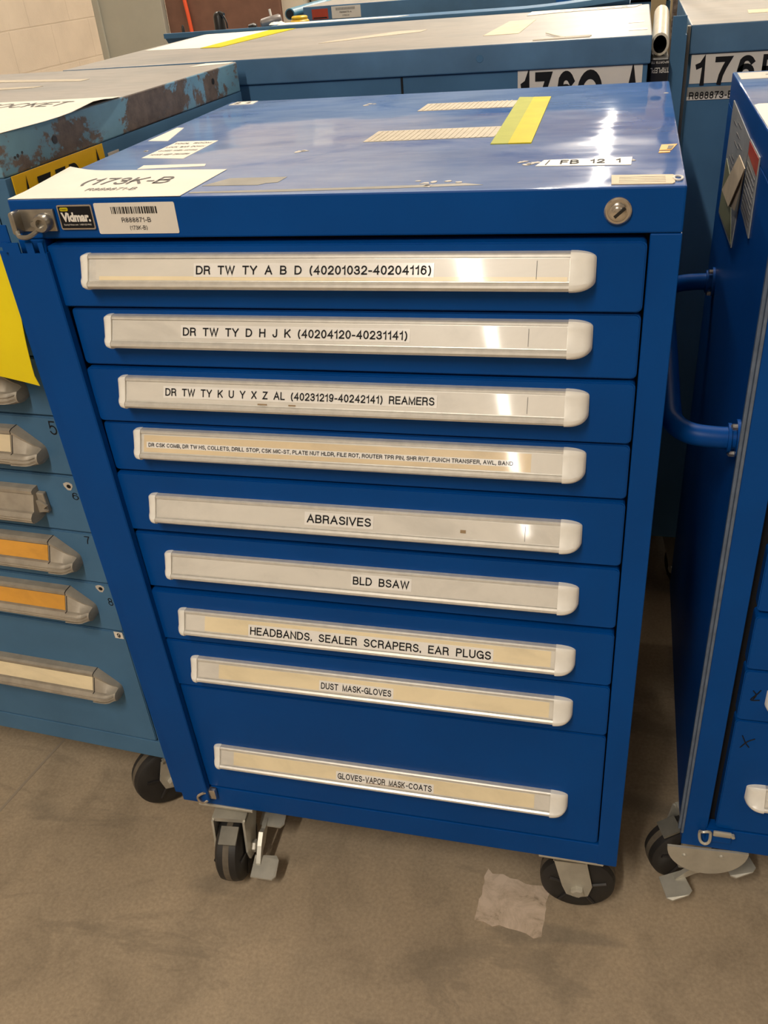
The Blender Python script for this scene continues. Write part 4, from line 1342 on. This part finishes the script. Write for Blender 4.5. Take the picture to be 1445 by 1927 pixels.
tube(bm, [c0 + Vector((0.018 * math.cos(a), 0.015 * math.sin(a), 0.0155)) for a in [2 * math.pi * k / 20 for k in range(21)]], 0.0052, 8)
tube(bm, [c0 + Vector((0.021 * math.cos(a), 0.018 * math.sin(a), -0.0060)) for a in [2 * math.pi * k / 20 for k in range(21)]], 0.0070, 8)
obj('yellow_hose_coil', bm, M_yellow_plastic, None, smooth=True, label='coil of yellow hose below the blue pipe end on the steel table', cat='hose')
bm = B(); lathe(bm, [(0, 0.005), (0.016, 0.004), (0.022, 0.002)], ax((-0.492, 1.60, TZ + 0.018), (0, 0, 1)), 10)
lathe(bm, [(-0.0178, 0.006), (0.001, 0.005)], ax((-0.492, 1.60, TZ + 0.018), (0, 0, 1)), 10)
obj('black_peg', bm, M_black, None, smooth=True, label='short black peg at the left end of the blue steel table', cat='peg')

# panels and pillar against the left wall
bm = B(); box(bm, -1.660, -1.330, 3.20, 3.24, 0.0, 1.60, 0.003)
box(bm, -1.660, -1.630, 3.185, 3.20, 0.0, 1.60, 0.003)
gp = obj('grey_panel', bm, M_grey_panel, None, label='tall pale grey-green panel standing between the block wall and the brown board', cat='panel')
bm = B(); box(bm, -1.326, -0.790, 3.23, 3.26, 0.0, 1.60, 0.003)
obj('brown_board', bm, M_brown_panel, None, label='tall brown hardboard sheet standing beside the grey-green panel', cat='board')
bm = B(); tube(bm, smooth_path([(-1.245, 3.218, 1.60), (-1.232, 3.216, 1.40), (-1.213, 3.214, 1.20), (-1.200, 3.214, 0.9), (-1.21, 3.214, 0.30), (-1.2, 3.20, 0.02)], 6), 0.0085, 10)
obj('cord', bm, M_red_cord, None, smooth=True, label='orange-red cord hanging in front of the brown hardboard', cat='cord')
bm = B(); box(bm, -0.786, -0.690, 3.25, 3.55, 0.0, 1.75)
obj('pillar', bm, M_cream, None, label='short cream painted post between the brown hardboard and the beige locker', cat='post')
bm = B(); box(bm, -0.680, 0.55, 3.30, 3.9, 0.0, 1.46, 0.04, 0, 5)
lk = obj('locker', bm, M_grey_panel, None, label='beige rounded locker behind the farthest slate blue cabinet', cat='locker')
bm = B(); box(bm, -0.64, -0.09, 3.292, 3.302, 0.1, 1.40, 0.004)
obj('door', bm, M_grey_panel, lk)
bm = B(); box(bm, -0.05, 0.50, 3.292, 3.302, 0.1, 1.40, 0.004)
obj('door', bm, M_grey_panel, lk)

# in the gap between the back cabinets
bm = B()
path = smooth_path([(0.7475, 0.900, 1.2575), (0.7500, 1.02, 1.2640), (0.7530, 1.16, 1.2700), (0.7555, 1.30, 1.2740)], 5)
n = 18
rings = []
for p in path:
    rings.append([(p[0] + 0.0155 * math.cos(2 * math.pi * k / n), p[1], p[2] + 0.0185 * math.sin(2 * math.pi * k / n)) for k in range(n)])
rings = rings[::-1] + [[(path[0][0] + 0.0115 * math.cos(2 * math.pi * k / n), p[1] - 0.0005, path[0][2] + 0.0145 * math.sin(2 * math.pi * k / n)) for k in range(n)] for p in (path[0], )] 
loft(bm, rings, 0, caps=False)
loft(bm, [[(p[0] + 0.0115 * math.cos(2 * math.pi * k / n), p[1], p[2] + 0.0145 * math.sin(2 * math.pi * k / n)) for k in range(n)] for p in path], 1, caps=False)
bm.faces.new([bm.verts.new((path[-1][0] + 0.0115 * math.cos(2 * math.pi * k / n), path[-1][1] - 0.01, path[-1][2] + 0.0145 * math.sin(2 * math.pi * k / n))) for k in range(n)]).material_index = 1
tb = obj('plastic_tube', bm, [M_plastic_tube, M_black], None, smooth=True, label='milky plastic tube with a dark open end in the gap beside 176Q A', cat='tube')
bm = B()
box(bm, 0.7335, 0.7640, 0.862, 1.32, 0.0, 1.2385, 0.002)
MK = ax((0, 0.8619, 0), (0, -1, 0), (-1, 0, 0))         # upside down lettering
MK = Matrix(((-1, 0, 0, 0), (0, 0, -1, 0.8619), (0, -1, 0, 0), (0, 0, 0, 1)))
put_text(bm, 'TRIPLEPL', MK, -0.7650, -0.7338, -1.2245, 0.0085, 0.0005, 1)
put_text(bm, 'SPORTS TE', MK, -0.7640, -0.7340, -1.2345, 0.0035, 0.0005, 1)
obj('black_case', bm, [M_black, M_white], None, label='narrow black case with upside-down white lettering under the milky tube', cat='case')
for k, (xa, xb, lab) in enumerate(((0.7905, 0.8030, 'grey wooden board standing upright behind the blue bar, nearer the tube'), (0.8050, 0.8225, 'grey wooden board standing upright beside the 176R cabinet top'))):
    bm = B(); box(bm, xa, xb, 1.70, 1.735, 0.0, 1.75, 0.001)
    obj('wooden_board', bm, M_wood, None, label=lab, cat='board')
for k, (xa, xb, lab) in enumerate(((0.62, 0.735, 'tan cardboard box behind the milky plastic tube, left one'), (0.742, 0.781, 'tan cardboard box behind the milky plastic tube, right one'))):
    bm = B(); box(bm, xa, xb, 1.97, 2.05, 0.0, 1.42, 0.002) if k else box(bm, xa + 0.2, xb + 0.2, 2.80, 3.0, 0.0, 1.45, 0.002)
    box(bm, xa + 0.2 * (1 - k), xb + 0.2 * (1 - k), (1.969 if k else 2.799), (1.9705 if k else 2.8005), 1.30, 1.315)
    obj('cardboard_box', bm, M_tan_box, None, label=lab, cat='box')

# ------------------------------------------------------------------ marks on the floor
bm = B()
rng = random.Random(2)
A = [(0.540, 0.072), (0.655, 0.052), (0.650, -0.044), (0.533, -0.030)]
edge = []
for k in range(4):
    p, q = Vector((*A[k], 0)), Vector((*A[(k + 1) % 4], 0))
    for j in range(8):
        v = p.lerp(q, j / 8)
        edge.append((v.x + rng.uniform(-0.003, 0.003), v.y + rng.uniform(-0.004, 0.004)))


def patch_mat():
    n = N('pale_floor_residue').set(Roughness=0.6)
    a = n.noise(22, 6, 0.7, None, 0.6)
    n.color(n.ramp(a, [(0.36, (0.30, 0.235, 0.165)), (0.44, (0.52, 0.41, 0.31)), (0.60, (0.66, 0.53, 0.42))]))
    return n.m


slab(bm, edge, Matrix.Translation((0, 0, 0.0002)), 0.0004)
obj('floor_patch', bm, patch_mat(), None, label='pale scraped tape residue patch on the concrete floor', cat='floor mark')
bm = B()
sx = [(-0.470, -0.03), (-0.452, 0.10), (-0.44, 0.18), (-0.42, 0.30)]
prism(bm, [(p[0] - 0.003, p[1]) for p in sx] + [(p[0] + 0.003, p[1]) for p in sx[::-1]], lambda t, p, q: (p, q, t), 0.0002, 0.0006)
obj('floor_scratch', bm, plain('pale_scratch', (0.34, 0.28, 0.21), 0.6), None, label='long thin pale scratch on the floor under the slate blue left cabinet', cat='floor mark')
